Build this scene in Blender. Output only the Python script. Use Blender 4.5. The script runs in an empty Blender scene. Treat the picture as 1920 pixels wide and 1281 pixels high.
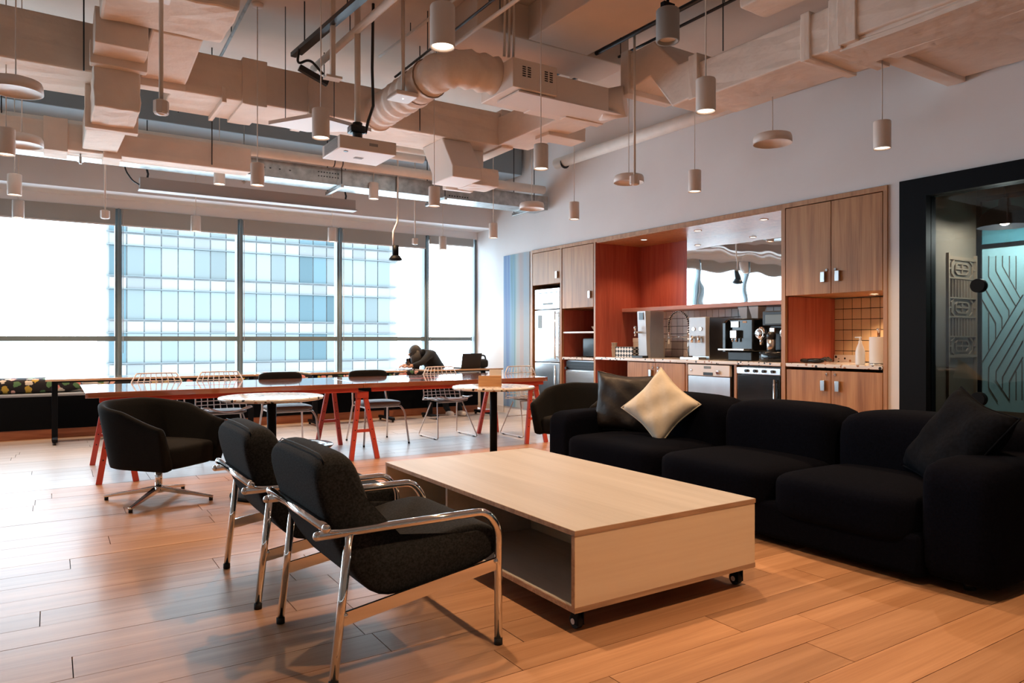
import bpy, bmesh, math, random
from mathutils import Vector, Matrix
random.seed(7)
sc = bpy.context.scene
COL = sc.collection
R = math.radians
PI = math.pi

# ------------------------------------------------------------------ camera, sky, exposure
cam_d = bpy.data.cameras.new('camera')
cam_d.sensor_width = 36.0
cam_d.lens = 36.0 * 1345.0 / 1920.0
cam_d.shift_y = -3.5 / 1920.0
cam_d.clip_end = 500
cam = bpy.data.objects.new('camera', cam_d)
cam.location = (0, 0, 1.18)
cam.rotation_euler = (R(90), 0, R(-32.75))
COL.objects.link(cam)
sc.camera = cam
SKY_STRENGTH = 15.0
world = bpy.data.worlds.new('sky'); sc.world = world; world.use_nodes = True
bg = world.node_tree.nodes['Background']
bg.inputs[0].default_value = (0.72, 0.88, 1.0, 1)
bg.inputs[1].default_value = SKY_STRENGTH
vs = sc.view_settings
vs.view_transform = 'Standard'; vs.look = 'None'; vs.gamma = 1.0; vs.use_curve_mapping = False
vs.exposure = -0.74
cy = sc.cycles
cy.max_bounces = 8; cy.diffuse_bounces = 4; cy.glossy_bounces = 4; cy.transmission_bounces = 4; cy.transparent_max_bounces = 8
cy.caustics_reflective = False; cy.caustics_refractive = False; cy.sample_clamp_indirect = 10.0
# the daylight enters through the window wall: a portal guides the sampling of the sky
pd = bpy.data.lights.new('window_portal', 'AREA'); pd.shape = 'RECTANGLE'
pd.size = 13.0; pd.size_y = 2.1; pd.cycles.is_portal = True
po = bpy.data.objects.new('window_portal', pd); po.location = (-0.3, 10.98, 1.85)
po.rotation_euler = (R(-90), 0, 0); COL.objects.link(po)
SPOT_W = 185.0        # each cylinder pendant
WARM = (1.0, 0.62, 0.35)

# ------------------------------------------------------------------ materials
MATS = {}
def nt(name):
    m = bpy.data.materials.new(name); m.use_nodes = True
    n = m.node_tree; b = n.nodes['Principled BSDF']
    MATS[name] = m
    return m, n, b
def c4(c): return (c[0], c[1], c[2], 1)
def lnk(n, a, b): n.links.new(a, b)
def node(n, t, **kw):
    x = n.nodes.new(t)
    for k, v in kw.items(): setattr(x, k, v)
    return x
def coords(n, scale=(1,1,1), kind='Object', rnd=False):
    t = node(n, 'ShaderNodeTexCoord'); mp = node(n, 'ShaderNodeMapping')
    lnk(n, t.outputs[kind], mp.inputs[0]); mp.inputs['Scale'].default_value = scale
    if rnd:
        oi = node(n, 'ShaderNodeObjectInfo'); mu = node(n, 'ShaderNodeMath', operation='MULTIPLY')
        mu.inputs[1].default_value = 53.0; lnk(n, oi.outputs['Random'], mu.inputs[0])
        lnk(n, mu.outputs[0], mp.inputs['Location'])
    return mp.outputs[0]
def ramp(n, fac, stops):
    r = node(n, 'ShaderNodeValToRGB'); e = r.color_ramp.elements
    while len(e) < len(stops): e.new(0.5)
    for i, (p, c) in enumerate(stops): e[i].position = p; e[i].color = c4(c)
    lnk(n, fac, r.inputs[0]); return r
def bump(n, b, h, strength=0.2, dist=0.01):
    bp = node(n, 'ShaderNodeBump'); bp.inputs['Strength'].default_value = strength
    bp.inputs['Distance'].default_value = dist
    lnk(n, h, bp.inputs['Height']); lnk(n, bp.outputs[0], b.inputs['Normal'])
def plain(name, col, rough=0.5, metal=0.0, noise=None, nscale=8.0, bmp=0.0, bscale=60.0, coat=0.0, bdist=0.004, sheen=0.0, spec=0.5, alpha=1.0):
    m, n, b = nt(name)
    b.inputs['Base Color'].default_value = c4(col)
    b.inputs['Roughness'].default_value = rough
    b.inputs['Metallic'].default_value = metal
    b.inputs['Coat Weight'].default_value = coat
    b.inputs['Specular IOR Level'].default_value = spec
    if sheen: b.inputs['Sheen Weight'].default_value = sheen
    if noise:
        x = node(n, 'ShaderNodeTexNoise'); x.inputs['Scale'].default_value = nscale; x.inputs['Detail'].default_value = 4
        lnk(n, coords(n), x.inputs['Vector'])
        lo = [max(0, v * (1 - noise)) for v in col]; hi = [min(1, v * (1 + noise)) for v in col]
        r = ramp(n, x.outputs['Fac'], [(0.3, lo), (0.7, hi)])
        lnk(n, r.outputs[0], b.inputs['Base Color'])
    if bmp:
        x = node(n, 'ShaderNodeTexNoise'); x.inputs['Scale'].default_value = bscale; x.inputs['Detail'].default_value = 3
        lnk(n, coords(n), x.inputs['Vector']); bump(n, b, x.outputs['Fac'], bmp, bdist)
    return m
def wood(name, c_lo, c_mid, c_hi, axis, rough=0.4, rnd=True, coat=0.0, scale=1.0, bmp=0.05, vary=0.0, crough=0.2):
    """grain runs along axis (0,1,2)"""
    m, n, b = nt(name)
    s = [14 * scale] * 3; s[axis] = 0.9 * scale
    v = coords(n, tuple(s), rnd=rnd)
    a = node(n, 'ShaderNodeTexNoise'); a.inputs['Scale'].default_value = 1.0; a.inputs['Detail'].default_value = 6
    a.inputs['Distortion'].default_value = 1.2; lnk(n, v, a.inputs['Vector'])
    s2 = [160 * scale] * 3; s2[axis] = 5 * scale
    v2 = coords(n, tuple(s2), rnd=rnd)
    f = node(n, 'ShaderNodeTexNoise'); f.inputs['Scale'].default_value = 1.0; f.inputs['Detail'].default_value = 2
    lnk(n, v2, f.inputs['Vector'])
    mx = node(n, 'ShaderNodeMath', operation='MULTIPLY_ADD'); mx.inputs[1].default_value = 0.35
    lnk(n, f.outputs['Fac'], mx.inputs[0]); lnk(n, a.outputs['Fac'], mx.inputs[2])
    r = ramp(n, mx.outputs[0], [(0.46, c_lo), (0.66, c_mid), (0.86, c_hi)])
    out = r.outputs[0]
    if vary:
        oi = node(n, 'ShaderNodeObjectInfo'); hs = node(n, 'ShaderNodeHueSaturation')
        mr = node(n, 'ShaderNodeMapRange'); mr.inputs['To Min'].default_value = 1 - vary; mr.inputs['To Max'].default_value = 1 + vary
        lnk(n, oi.outputs['Random'], mr.inputs['Value']); lnk(n, mr.outputs[0], hs.inputs['Value']); lnk(n, out, hs.inputs['Color'])
        out = hs.outputs[0]
    if coat > .6: b.inputs['Specular IOR Level'].default_value = .8; b.inputs['Coat IOR'].default_value = 1.8
    lnk(n, out, b.inputs['Base Color'])
    b.inputs['Roughness'].default_value = rough; b.inputs['Coat Weight'].default_value = coat; b.inputs['Coat Roughness'].default_value = crough
    bump(n, b, f.outputs['Fac'], bmp, 0.002)
    return m
def terrazzo(name, rough=0.15):
    m, n, b = nt(name)
    v = node(n, 'ShaderNodeTexVoronoi'); v.inputs['Scale'].default_value = 30; lnk(n, coords(n), v.inputs['Vector'])
    cr = ramp(n, v.outputs['Color'], [(0.0, (.02, .02, .02)), (0.33, (.02, .02, .02)), (0.34, (.42, .22, .12)), (0.45, (.42, .22, .12)), (0.46, (.75, .73, .70))])
    cr.color_ramp.interpolation = 'CONSTANT'
    e = ramp(n, v.outputs['Distance'], [(0.40, (0, 0, 0)), (0.44, (1, 1, 1))])
    mx = node(n, 'ShaderNodeMix', data_type='RGBA'); lnk(n, e.outputs[0], mx.inputs['Factor'])
    lnk(n, cr.outputs[0], mx.inputs[6]); mx.inputs[7].default_value = (.75, .73, .70, 1)
    lnk(n, mx.outputs[2], b.inputs['Base Color']); b.inputs['Roughness'].default_value = rough
    return m
def floral(name, base):
    m, n, b = nt(name)
    c0 = coords(n, rnd=True); sx = node(n, 'ShaderNodeSeparateXYZ'); lnk(n, c0, sx.inputs[0]); s1 = node(n, 'ShaderNodeMath', operation='ADD')
    lnk(n, sx.outputs['Y'], s1.inputs[0]); lnk(n, sx.outputs['Z'], s1.inputs[1]); cb = node(n, 'ShaderNodeCombineXYZ'); lnk(n, sx.outputs['X'], cb.inputs[0]); lnk(n, s1.outputs[0], cb.inputs[1])
    co = cb.outputs[0]
    v = node(n, 'ShaderNodeTexVoronoi'); v.voronoi_dimensions = '2D'; v.inputs['Scale'].default_value = 9.5; lnk(n, co, v.inputs['Vector'])
    pet = node(n, 'ShaderNodeTexNoise'); pet.inputs['Scale'].default_value = 26; lnk(n, co, pet.inputs['Vector'])
    ad = node(n, 'ShaderNodeMath', operation='MULTIPLY_ADD'); ad.inputs[1].default_value = 0.6
    lnk(n, pet.outputs['Fac'], ad.inputs[0]); lnk(n, v.outputs['Distance'], ad.inputs[2])
    e = ramp(n, ad.outputs[0], [(0.64, (1, 1, 1)), (0.67, (0, 0, 0))])
    cr = ramp(n, v.outputs['Color'], [(0, (.75, .30, .27)), (.25, (.85, .50, .45)), (.42, (.10, .22, .10)), (.6, (.70, .66, .60)), (.75, (.55, .38, .06)), (.88, (.16, .28, .26))])
    cr.color_ramp.interpolation = 'CONSTANT'
    mx = node(n, 'ShaderNodeMix', data_type='RGBA'); lnk(n, e.outputs[0], mx.inputs['Factor'])
    mx.inputs[6].default_value = c4(base); lnk(n, cr.outputs[0], mx.inputs[7])
    lnk(n, mx.outputs[2], b.inputs['Base Color']); b.inputs['Roughness'].default_value = 0.85
    return m
def glass(name, tint=(1, 1, 1), refl=0.08, rough=0.0, ior=1.45):
    m = bpy.data.materials.new(name); m.use_nodes = True; MATS[name] = m
    n = m.node_tree; n.nodes.clear()
    o = node(n, 'ShaderNodeOutputMaterial'); t = node(n, 'ShaderNodeBsdfTransparent'); t.inputs[0].default_value = c4(tint)
    g = node(n, 'ShaderNodeBsdfGlossy'); g.inputs['Roughness'].default_value = rough
    f = node(n, 'ShaderNodeFresnel'); f.inputs[0].default_value = ior
    mx = node(n, 'ShaderNodeMixShader'); lnk(n, f.outputs[0], mx.inputs[0]); lnk(n, t.outputs[0], mx.inputs[1]); lnk(n, g.outputs[0], mx.inputs[2])
    lnk(n, mx.outputs[0], o.inputs[0]); return m
def glow(name, col, strength):
    m, n, b = nt(name)
    b.inputs['Base Color'].default_value = c4(col); b.inputs['Emission Color'].default_value = c4(col); b.inputs['Emission Strength'].default_value = strength
    return m

plain('white_wall', (.78, .78, .79), .75, noise=.02, nscale=2)
plain('slab_paint', (.68, .59, .52), .85, noise=.06, nscale=1.5, bmp=.2, bscale=30)
plain('duct_wrap', (.80, .69, .60), .8, noise=.07, nscale=3, bmp=.45, bscale=9, bdist=.02)
plain('duct_foil', (.80, .69, .60), .5, noise=.04, nscale=5, bmp=.45, bscale=7, bdist=.03)
plain('duct_metal', (.80, .71, .64), .55)
plain('pipe_paint', (.76, .70, .64), .6, noise=.05)
plain('galvanised', (.42, .44, .44), .38, .85, noise=.25, nscale=12)
plain('dark_steel', (.05, .055, .06), .4, .6)
plain('grey_blue_wall', (.30, .36, .40), .8)
plain('lamp_white', (.76, .68, .62), .45)
glow('lamp_glow', (1.0, .86, .68), 9.0)
plain('chrome', (.86, .84, .82), .07, 1.0)
plain('white_metal', (.66, .66, .68), .35, .0, coat=.2)
plain('pale_tube', (.74, .70, .68), .35)
plain('black_metal', (.005, .006, .008), .55, spec=.1)
plain('black_gloss', (.008, .010, .012), .16, coat=.1)
plain('black_plastic', (.012, .013, .015), .35)
plain('rubber', (.008, .008, .008), .7)
plain('charcoal_felt', (.020, .021, .022), .95, noise=.5, nscale=140, bmp=.4, bscale=260, bdist=.003, sheen=.03, spec=.1)
plain('tub_fabric', (.0055, .0055, .0055), .8, noise=.3, nscale=120, bmp=.3, bscale=200, bdist=.002, spec=.15)
plain('sofa_fabric', (.0024, .0031, .0062), .95, noise=.3, nscale=90, bmp=.3, bscale=180, bdist=.003, spec=.04)
plain('cushion_cream', (.66, .61, .51), .8, noise=.04, nscale=20, bmp=.35, bscale=16, bdist=.012)
plain('cushion_brown', (.010, .007, .006), .5, bmp=.5, bscale=14, bdist=.012)
plain('cushion_navy', (.0040, .0052, .0080), .95, noise=.3, nscale=60, bmp=.4, bscale=14, bdist=.012, spec=.06)
plain('seat_pad_grey', (.16, .14, .13), .6)
plain('coral', (.62, .085, .060), .5, noise=.08)
plain('bench_black', (.003, .004, .006), .8, spec=.1)
plain('bench_pad', (.25, .28, .33), .8)
plain('frame_teal', (.17, .23, .26), .4)
plain('grey_plastic', (.30, .30, .29), .7)
plain('housing_grey', (.46, .44, .43), .6)
m, n, b = nt('shade_fabric'); b.inputs['Base Color'].default_value = (.42, .42, .40, 1); b.inputs['Roughness'].default_value = .9
tr_ = node(n, 'ShaderNodeBsdfTranslucent'); tr_.inputs[0].default_value = (.30, .30, .28, 1); mx_ = node(n, 'ShaderNodeMixShader'); mx_.inputs[0].default_value = .12
lnk(n, b.outputs[0], mx_.inputs[1]); lnk(n, tr_.outputs[0], mx_.inputs[2]); lnk(n, mx_.outputs[0], n.nodes['Material Output'].inputs[0])
plain('stainless', (.62, .63, .64), .28, 1.0, noise=.04)
plain('stainless_bright', (.78, .79, .80), .22, .9)
plain('white_plastic', (.80, .80, .80), .35)
plain('cream_plastic', (.76, .66, .54), .45)
plain('tile_white', (.84, .83, .83), .4)
plain('tile_warm_lit', (.74, .56, .34), .25, coat=.3)  # white tile, warm under-cabinet light put into its colour
plain('grout_dark', (.015, .014, .014), .9)
plain('cream_board', (.76, .68, .58), .6)
plain('paper', (.82, .80, .78), .8)
plain('skin', (.55, .32, .23), .55)
plain('hair', (.022, .019, .017), .6, bmp=.5, bscale=60)
plain('dark_clothes', (.005, .008, .012), .85, noise=.3, nscale=30)
plain('bucket_grey', (.20, .24, .25), .5)
plain('beige_paint', (.48, .38, .29), .7)
plain('corridor_paint', (.22, .17, .125), .7)
plain('lattice_wood', (.30, .21, .14), .6)
plain('shelf_pink', (.72, .36, .29), .5)
plain('led_rim', (.8, .7, .6), .4)
plain('teal_glass', (.10, .30, .36), .12)
plain('daylit_frost', (.42, .74, .80), .35)  # frosted glass, blue daylight from behind put into its colour
plain('line_grey', (.14, .13, .12), .5)
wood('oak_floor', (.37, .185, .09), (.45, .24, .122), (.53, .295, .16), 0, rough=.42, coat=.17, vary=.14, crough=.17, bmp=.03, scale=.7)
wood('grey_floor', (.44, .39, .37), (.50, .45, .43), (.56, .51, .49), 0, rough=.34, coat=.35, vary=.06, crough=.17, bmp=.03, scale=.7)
wood('oak_door', (.27, .115, .042), (.42, .20, .08), (.52, .28, .12), 2, rough=.45, coat=.08, scale=.6, crough=.3)
wood('oak_frame', (.33, .155, .065), (.44, .22, .10), (.52, .29, .145), 2, rough=.42, coat=.15, crough=.3)
wood('led_red_oak', (.35, .072, .048), (.44, .10, .068), (.50, .135, .092), 2, rough=.40)  # oak with the red of the warm LED light put into its colour
wood('birch', (.42, .39, .35), (.46, .43, .39), (.50, .47, .43), 1, rough=.5, scale=.45, bmp=.02)
wood('birch_side', (.76, .60, .42), (.81, .66, .47), (.85, .71, .52), 0, rough=.42, scale=.4, bmp=.02)
wood('ply_edge', (.34, .20, .12), (.45, .28, .17), (.55, .36, .23), 0, rough=.55, scale=2)
wood('table_wood', (.34, .11, .055), (.46, .16, .085), (.55, .23, .13), 0, rough=.10, coat=1.0, bmp=0, crough=.05)
wood('table_oak', (.46, .27, .14), (.58, .36, .20), (.66, .44, .27), 0, rough=.12, coat=1.0, bmp=0, crough=.06)
wood('skirt_wood', (.24, .075, .035), (.33, .12, .055), (.40, .16, .08), 0, rough=.4)
wood('box_wood', (.45, .22, .09), (.58, .32, .14), (.66, .40, .20), 0, rough=.45)
terrazzo('terrazzo')
floral('floral_dark', (.012, .010, .014)); floral('floral_light', (.55, .52, .48))
glass('window_glass', (.97, .99, 1.0), ior=1.2)
glass('partition_glass', (.62, .60, .57), ior=1.5)
glass('clear_acrylic', (.9, .92, .93), ior=1.4)
plain('smoke_plastic', (.50, .52, .55), .2)
plain('steel_satin', (.50, .50, .51), .42, .35)
# wavy polished steel sheet
m, n, b = nt('wavy_mirror'); b.inputs['Base Color'].default_value = (.86, .86, .86, 1); b.inputs['Metallic'].default_value = 1; b.inputs['Roughness'].default_value = .02
x = node(n, 'ShaderNodeTexNoise'); x.inputs['Scale'].default_value = 2.2; x.inputs['Detail'].default_value = 1; lnk(n, coords(n), x.inputs['Vector']); bump(n, b, x.outputs['Fac'], .13, .03)
# printed wall covering: blurred vertical stripes
m, n, b = nt('stripe_print')
x = node(n, 'ShaderNodeTexNoise'); x.inputs['Scale'].default_value = 1; x.inputs['Detail'].default_value = 3; lnk(n, coords(n, (1, 7, .12)), x.inputs['Vector'])
sp_ = node(n, 'ShaderNodeSeparateXYZ'); tc_ = node(n, 'ShaderNodeTexCoord'); lnk(n, tc_.outputs['Object'], sp_.inputs[0])
mr_ = node(n, 'ShaderNodeMapRange'); mr_.inputs['From Min'].default_value = 9.96; mr_.inputs['From Max'].default_value = 9.2; lnk(n, sp_.outputs['Y'], mr_.inputs['Value'])
ma_ = node(n, 'ShaderNodeMath', operation='MULTIPLY_ADD'); ma_.inputs[1].default_value = .9; lnk(n, x.outputs['Fac'], ma_.inputs[0])
sb_ = node(n, 'ShaderNodeMath', operation='SUBTRACT'); sb_.inputs[1].default_value = .45; lnk(n, mr_.outputs[0], sb_.inputs[0]); lnk(n, sb_.outputs[0], ma_.inputs[2])
r_ = ramp(n, ma_.outputs[0], [(.0, (.36, .50, .60)), (.14, (.14, .24, .46)), (.28, (.26, .42, .58)), (.36, (.16, .30, .36)), (.46, (.36, .48, .52)), (.62, (.40, .44, .46)), (.78, (.42, .36, .36)), (.92, (.34, .42, .48))])
lnk(n, r_.outputs[0], b.inputs['Base Color']); b.inputs['Roughness'].default_value = .65; b.inputs['Specular IOR Level'].default_value = .2
# triangle patterned box
m, n, b = nt('triangle_print')
t_ = node(n, 'ShaderNodeTexChecker'); t_.inputs['Scale'].default_value = 26; t_.inputs[1].default_value = (.85, .82, .78, 1); t_.inputs[2].default_value = (.01, .01, .01, 1)
mp_ = node(n, 'ShaderNodeMapping'); mp_.inputs['Rotation'].default_value = (R(45), 0, 0); tc_ = node(n, 'ShaderNodeTexCoord'); lnk(n, tc_.outputs['Object'], mp_.inputs[0]); lnk(n, mp_.outputs[0], t_.inputs[0]); lnk(n, t_.outputs[0], b.inputs['Base Color'])
# exterior glass
def facade(name, col, rough):
    m, n, b = nt(name)
    oi = node(n, 'ShaderNodeObjectInfo'); r = ramp(n, oi.outputs['Random'], [(0, [v * .75 for v in col]), (1, [min(1, v * 1.25) for v in col])])
    lnk(n, r.outputs[0], b.inputs['Base Color']); b.inputs['Roughness'].default_value = rough
    b.inputs['Specular IOR Level'].default_value = .15
facade('ext_glass', (.112, .128, .128), .25); facade('ext_glass_dark', (.050, .078, .088), .25); facade('ext_band', (.15, .152, .15), .5)
plain('ext_frame', (.075, .09, .095), .6); plain('ext_white', (.18, .18, .18), .7)

# ------------------------------------------------------------------ mesh helpers
class M:
    def __init__(s): s.v = []; s.f = []; s.sm = []
    def add(s, vs, fs, smooth=False):
        o = len(s.v); s.v += [tuple(p) for p in vs]; s.f += [tuple(i + o for i in f) for f in fs]; s.sm += [smooth] * len(fs); return s
    def box(s, x0, x1, y0, y1, z0, z1):
        p = [(x0,y0,z0),(x1,y0,z0),(x1,y1,z0),(x0,y1,z0),(x0,y0,z1),(x1,y0,z1),(x1,y1,z1),(x0,y1,z1)]
        return s.add(p, [(3,2,1,0),(4,5,6,7),(0,1,5,4),(1,2,6,5),(2,3,7,6),(3,0,4,7)])
    def bm(s, b, smooth=False):
        b.verts.ensure_lookup_table(); b.verts.index_update()
        s.add([v.co[:] for v in b.verts], [[v.index for v in f.verts] for f in b.faces], smooth); b.free(); return s
    def rbox(s, x0, x1, y0, y1, z0, z1, r=.01, seg=2):
        b = bmesh.new(); bmesh.ops.create_cube(b, size=1)
        for v in b.verts: v.co = Vector(((x0+x1)/2 + v.co.x*(x1-x0), (y0+y1)/2 + v.co.y*(y1-y0), (z0+z1)/2 + v.co.z*(z1-z0)))
        bmesh.ops.bevel(b, geom=b.edges[:], offset=min(r, .49*min(x1-x0, y1-y0, z1-z0)), segments=seg, profile=.5, affect='EDGES')
        b.normal_update(); b.verts.index_update(); o = len(s.v)
        s.v += [v.co[:] for v in b.verts]
        for f in b.faces:
            s.f.append(tuple(v.index + o for v in f.verts)); s.sm.append(max(abs(c) for c in f.normal) < .999)
        b.free(); return s
    def cyl(s, p0, p1, r0, r1=None, n=16, cap=True, smooth=True):
        r1 = r0 if r1 is None else r1
        p0, p1 = Vector(p0), Vector(p1); d = (p1 - p0).normalized()
        a = d.orthogonal().normalized(); b = d.cross(a)
        vs = []
        for p, r in ((p0, r0), (p1, r1)):
            for i in range(n):
                t = 2*PI*i/n; vs.append(p + (a*math.cos(t) + b*math.sin(t))*r)
        s.add(vs, [(i, (i+1) % n, n + (i+1) % n, n + i) for i in range(n)], smooth)
        if cap: s.add(vs, [tuple(range(n-1, -1, -1)), tuple(range(n, 2*n))])
        return s
    def bar(s, p0, p1, w, h, up=(0,0,1), w1=None, h1=None):
        p0, p1 = Vector(p0), Vector(p1); d = (p1-p0).normalized(); up = Vector(up)
        a = d.cross(up).normalized(); b = a.cross(d)
        w1 = w if w1 is None else w1; h1 = h if h1 is None else h1
        vs = []
        for p, ww, hh in ((p0, w, h), (p1, w1, h1)):
            for i, j in ((-1,-1),(1,-1),(1,1),(-1,1)): vs.append(p + a*ww/2*i + b*hh/2*j)
        return s.add(vs, [(3,2,1,0),(4,5,6,7),(0,1,5,4),(1,2,6,5),(2,3,7,6),(3,0,4,7)])
    def tube(s, pts, r, n=8, closed=False, rs=None):
        pts = [Vector(p) for p in pts]; N = len(pts); prev = None; vs = []
        for i, p in enumerate(pts):
            if closed: d = pts[(i+1) % N] - pts[i-1]
            else: d = pts[min(i+1, N-1)] - pts[max(i-1, 0)]
            d.normalize()
            a = d.orthogonal().normalized() if prev is None else (prev - d*prev.dot(d)).normalized()
            prev = a; b = d.cross(a); rr = rs[i] if rs else r
            for k in range(n):
                t = 2*PI*k/n; vs.append(p + (a*math.cos(t) + b*math.sin(t))*rr)
        fs = []
        for i in range(N if closed else N-1):
            j = (i+1) % N
            for k in range(n): fs.append((i*n+k, i*n+(k+1) % n, j*n+(k+1) % n, j*n+k))
        s.add(vs, fs, True)
        if not closed: s.add(vs, [tuple(range(n-1, -1, -1)), tuple(range((N-1)*n, N*n))])
        return s
    def lathe(s, prof, cx=0, cy=0, n=24, smooth=True):
        vs = []
        for r, z in prof:
            for k in range(n):
                t = 2*PI*k/n; vs.append((cx + r*math.cos(t), cy + r*math.sin(t), z))
        fs = []
        for i in range(len(prof)-1):
            for k in range(n): fs.append((i*n+k, i*n+(k+1) % n, (i+1)*n+(k+1) % n, (i+1)*n+k))
        return s.add(vs, fs, smooth)
    def disc(s, c, r, n=24, down=False):
        vs = [(c[0]+r*math.cos(2*PI*k/n), c[1]+r*math.sin(2*PI*k/n), c[2]) for k in range(n)]
        return s.add(vs, [tuple(range(n-1, -1, -1)) if down else tuple(range(n))])
    def sphere(s, c, r, n=12, sq=(1,1,1)):
        b = bmesh.new(); bmesh.ops.create_uvsphere(b, u_segments=n, v_segments=max(6, n//2+2), radius=r)
        for v in b.verts: v.co = Vector((c[0]+v.co.x*sq[0], c[1]+v.co.y*sq[1], c[2]+v.co.z*sq[2]))
        return s.bm(b, True)
    def prism(s, poly, axis, a0, a1, smooth=False):
        """poly of 2D points extruded along axis: 0 -> (y,z), 1 -> (x,z), 2 -> (x,y)"""
        def mk(p, a):
            return {0: (a, p[0], p[1]), 1: (p[0], a, p[1]), 2: (p[0], p[1], a)}[axis]
        N = len(poly); vs = [mk(p, a0) for p in poly] + [mk(p, a1) for p in poly]
        fs = [(i, (i+1) % N, N+(i+1) % N, N+i) for i in range(N)]
        return s.add(vs, fs + [tuple(range(N-1, -1, -1)), tuple(range(N, 2*N))], smooth)
    def loft(s, rings, closed=True, cap=True, smooth=True):
        N = len(rings[0]); vs = [p for r in rings for p in r]; fs = []
        for i in range(len(rings)-1):
            for k in range(N if closed else N-1): fs.append((i*N+k, i*N+(k+1) % N, (i+1)*N+(k+1) % N, (i+1)*N+k))
        s.add(vs, fs, smooth)
        if cap: s.add(vs, [tuple(range(N-1, -1, -1)), tuple(range((len(rings)-1)*N, len(rings)*N))], smooth)
        return s
    def rot(s, ang, axis='Z', piv=(0,0,0), start=0):
        m_ = Matrix.Translation(piv) @ Matrix.Rotation(ang, 4, axis) @ Matrix.Translation([-q for q in piv])
        s.v[start:] = [tuple(m_ @ Vector(p)) for p in s.v[start:]]; return s
    def mv(s, d):
        s.v = [(p[0]+d[0], p[1]+d[1], p[2]+d[2]) for p in s.v]; return s
    def jitter(s, a):
        s.v = [tuple(c + random.uniform(-a, a) for c in p) for p in s.v]; return s
    def mesh(s, name):
        me = bpy.data.meshes.new(name); me.from_pydata(s.v, [], s.f); 
        me.polygons.foreach_set('use_smooth', s.sm)
        b = bmesh.new(); b.from_mesh(me); bmesh.ops.remove_doubles(b, verts=b.verts, dist=1e-6); bmesh.ops.recalc_face_normals(b, faces=b.faces)
        b.to_mesh(me); b.free(); me.update()
        return me
WORLD_ROOT = set()
def obj(name, g, mat, parent=None, bevel=0, subd=0):
    if parent is not None and parent.name in WORLD_ROOT: g.mv([-c for c in root_loc(parent)])
    me = g.mesh(name); o = bpy.data.objects.new(name, me); COL.objects.link(o)
    me.materials.append(MATS[mat])
    if parent is not None: o.parent = parent
    if bevel:
        md = o.modifiers.new('edge', 'BEVEL'); md.width = bevel; md.segments = 2; md.limit_method = 'ANGLE'; md.angle_limit = R(40)
    if subd:
        md = o.modifiers.new('sub', 'SUBSURF'); md.levels = subd; md.render_levels = subd
    return o
def root_loc(o):
    l = Vector((0,0,0))
    while o is not None: l = l + o.location; o = o.parent
    return l
def tag(o, label, cat, group=None, kind=None):
    o['label'] = label; o['category'] = cat
    if group: o['group'] = group
    if kind: o['kind'] = kind
    return o
def thing(name, label, cat, loc=(0,0,0), rotz=0, group=None, world=False):
    o = bpy.data.objects.new(name, None); COL.objects.link(o); o.empty_display_size = .1
    o.location = loc; o.rotation_euler = (0, 0, rotz)
    tag(o, label, cat, group)
    if world: WORLD_ROOT.add(o.name)
    return o
def part_of(o):
    """let a mesh part act as the parent of world-space sub-parts"""
    WORLD_ROOT.add(o.name); return o
def dup(root, loc, rotz, label, group=None):
    r = root.copy(); COL.objects.link(r); r.location = loc; r.rotation_euler = (0, 0, rotz); r['label'] = label
    if group: r['group'] = group
    for ch in list(root.children):
        c = ch.copy(); COL.objects.link(c); c.parent = r
        for g in ch.children:
            d = g.copy(); COL.objects.link(d); d.parent = c
    return r
def struct(name, g, mat, parent=None, bevel=0):
    o = obj(name, g, mat, parent, bevel)
    if parent is None: o['kind'] = 'structure'
    return o
def arc(c, r, a0, a1, n, plane='xz'):
    out = []
    for i in range(n+1):
        t = a0 + (a1-a0)*i/n; p, q = r*math.cos(t), r*math.sin(t)
        out.append({'xz': (c[0]+p, c[1], c[2]+q), 'yz': (c[0], c[1]+p, c[2]+q), 'xy': (c[0]+p, c[1]+q, c[2])}[plane])
    return out
def fillet(pts, r, n=5):
    """polyline with rounded corners"""
    pts = [Vector(p) for p in pts]; out = [pts[0]]
    for i in range(1, len(pts)-1):
        a, b, c = pts[i-1], pts[i], pts[i+1]; d0 = (a-b).normalized(); d1 = (c-b).normalized()
        k = min(r, (a-b).length*.45, (c-b).length*.45); s0 = b+d0*k; s1 = b+d1*k
        for j in range(n+1):
            t = j/n; out.append(s0*(1-t)**2 + b*2*t*(1-t) + s1*t*t)
    out.append(pts[-1]); return out
def puff(g, x0, x1, y0, y1, z0, z1, e=4.0, n=14, crown=0.0):
    """soft upholstered block (superellipsoid)"""
    b = bmesh.new(); bmesh.ops.create_cube(b, size=2); bmesh.ops.subdivide_edges(b, edges=b.edges[:], cuts=n//2, use_grid_fill=True)
    cx, cy, cz = (x0+x1)/2, (y0+y1)/2, (z0+z1)/2
    for v in b.verts:
        p = v.co.copy(); k = (abs(p.x)**e + abs(p.y)**e + abs(p.z)**e)**(-1/e); p *= k
        zc = crown*(1-p.x*p.x)*(1-p.y*p.y) if p.z > 0 else 0
        v.co = Vector((cx+p.x*(x1-x0)/2, cy+p.y*(y1-y0)/2, cz+p.z*(z1-z0)/2+zc))
    return g.bm(b, True)
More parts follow.
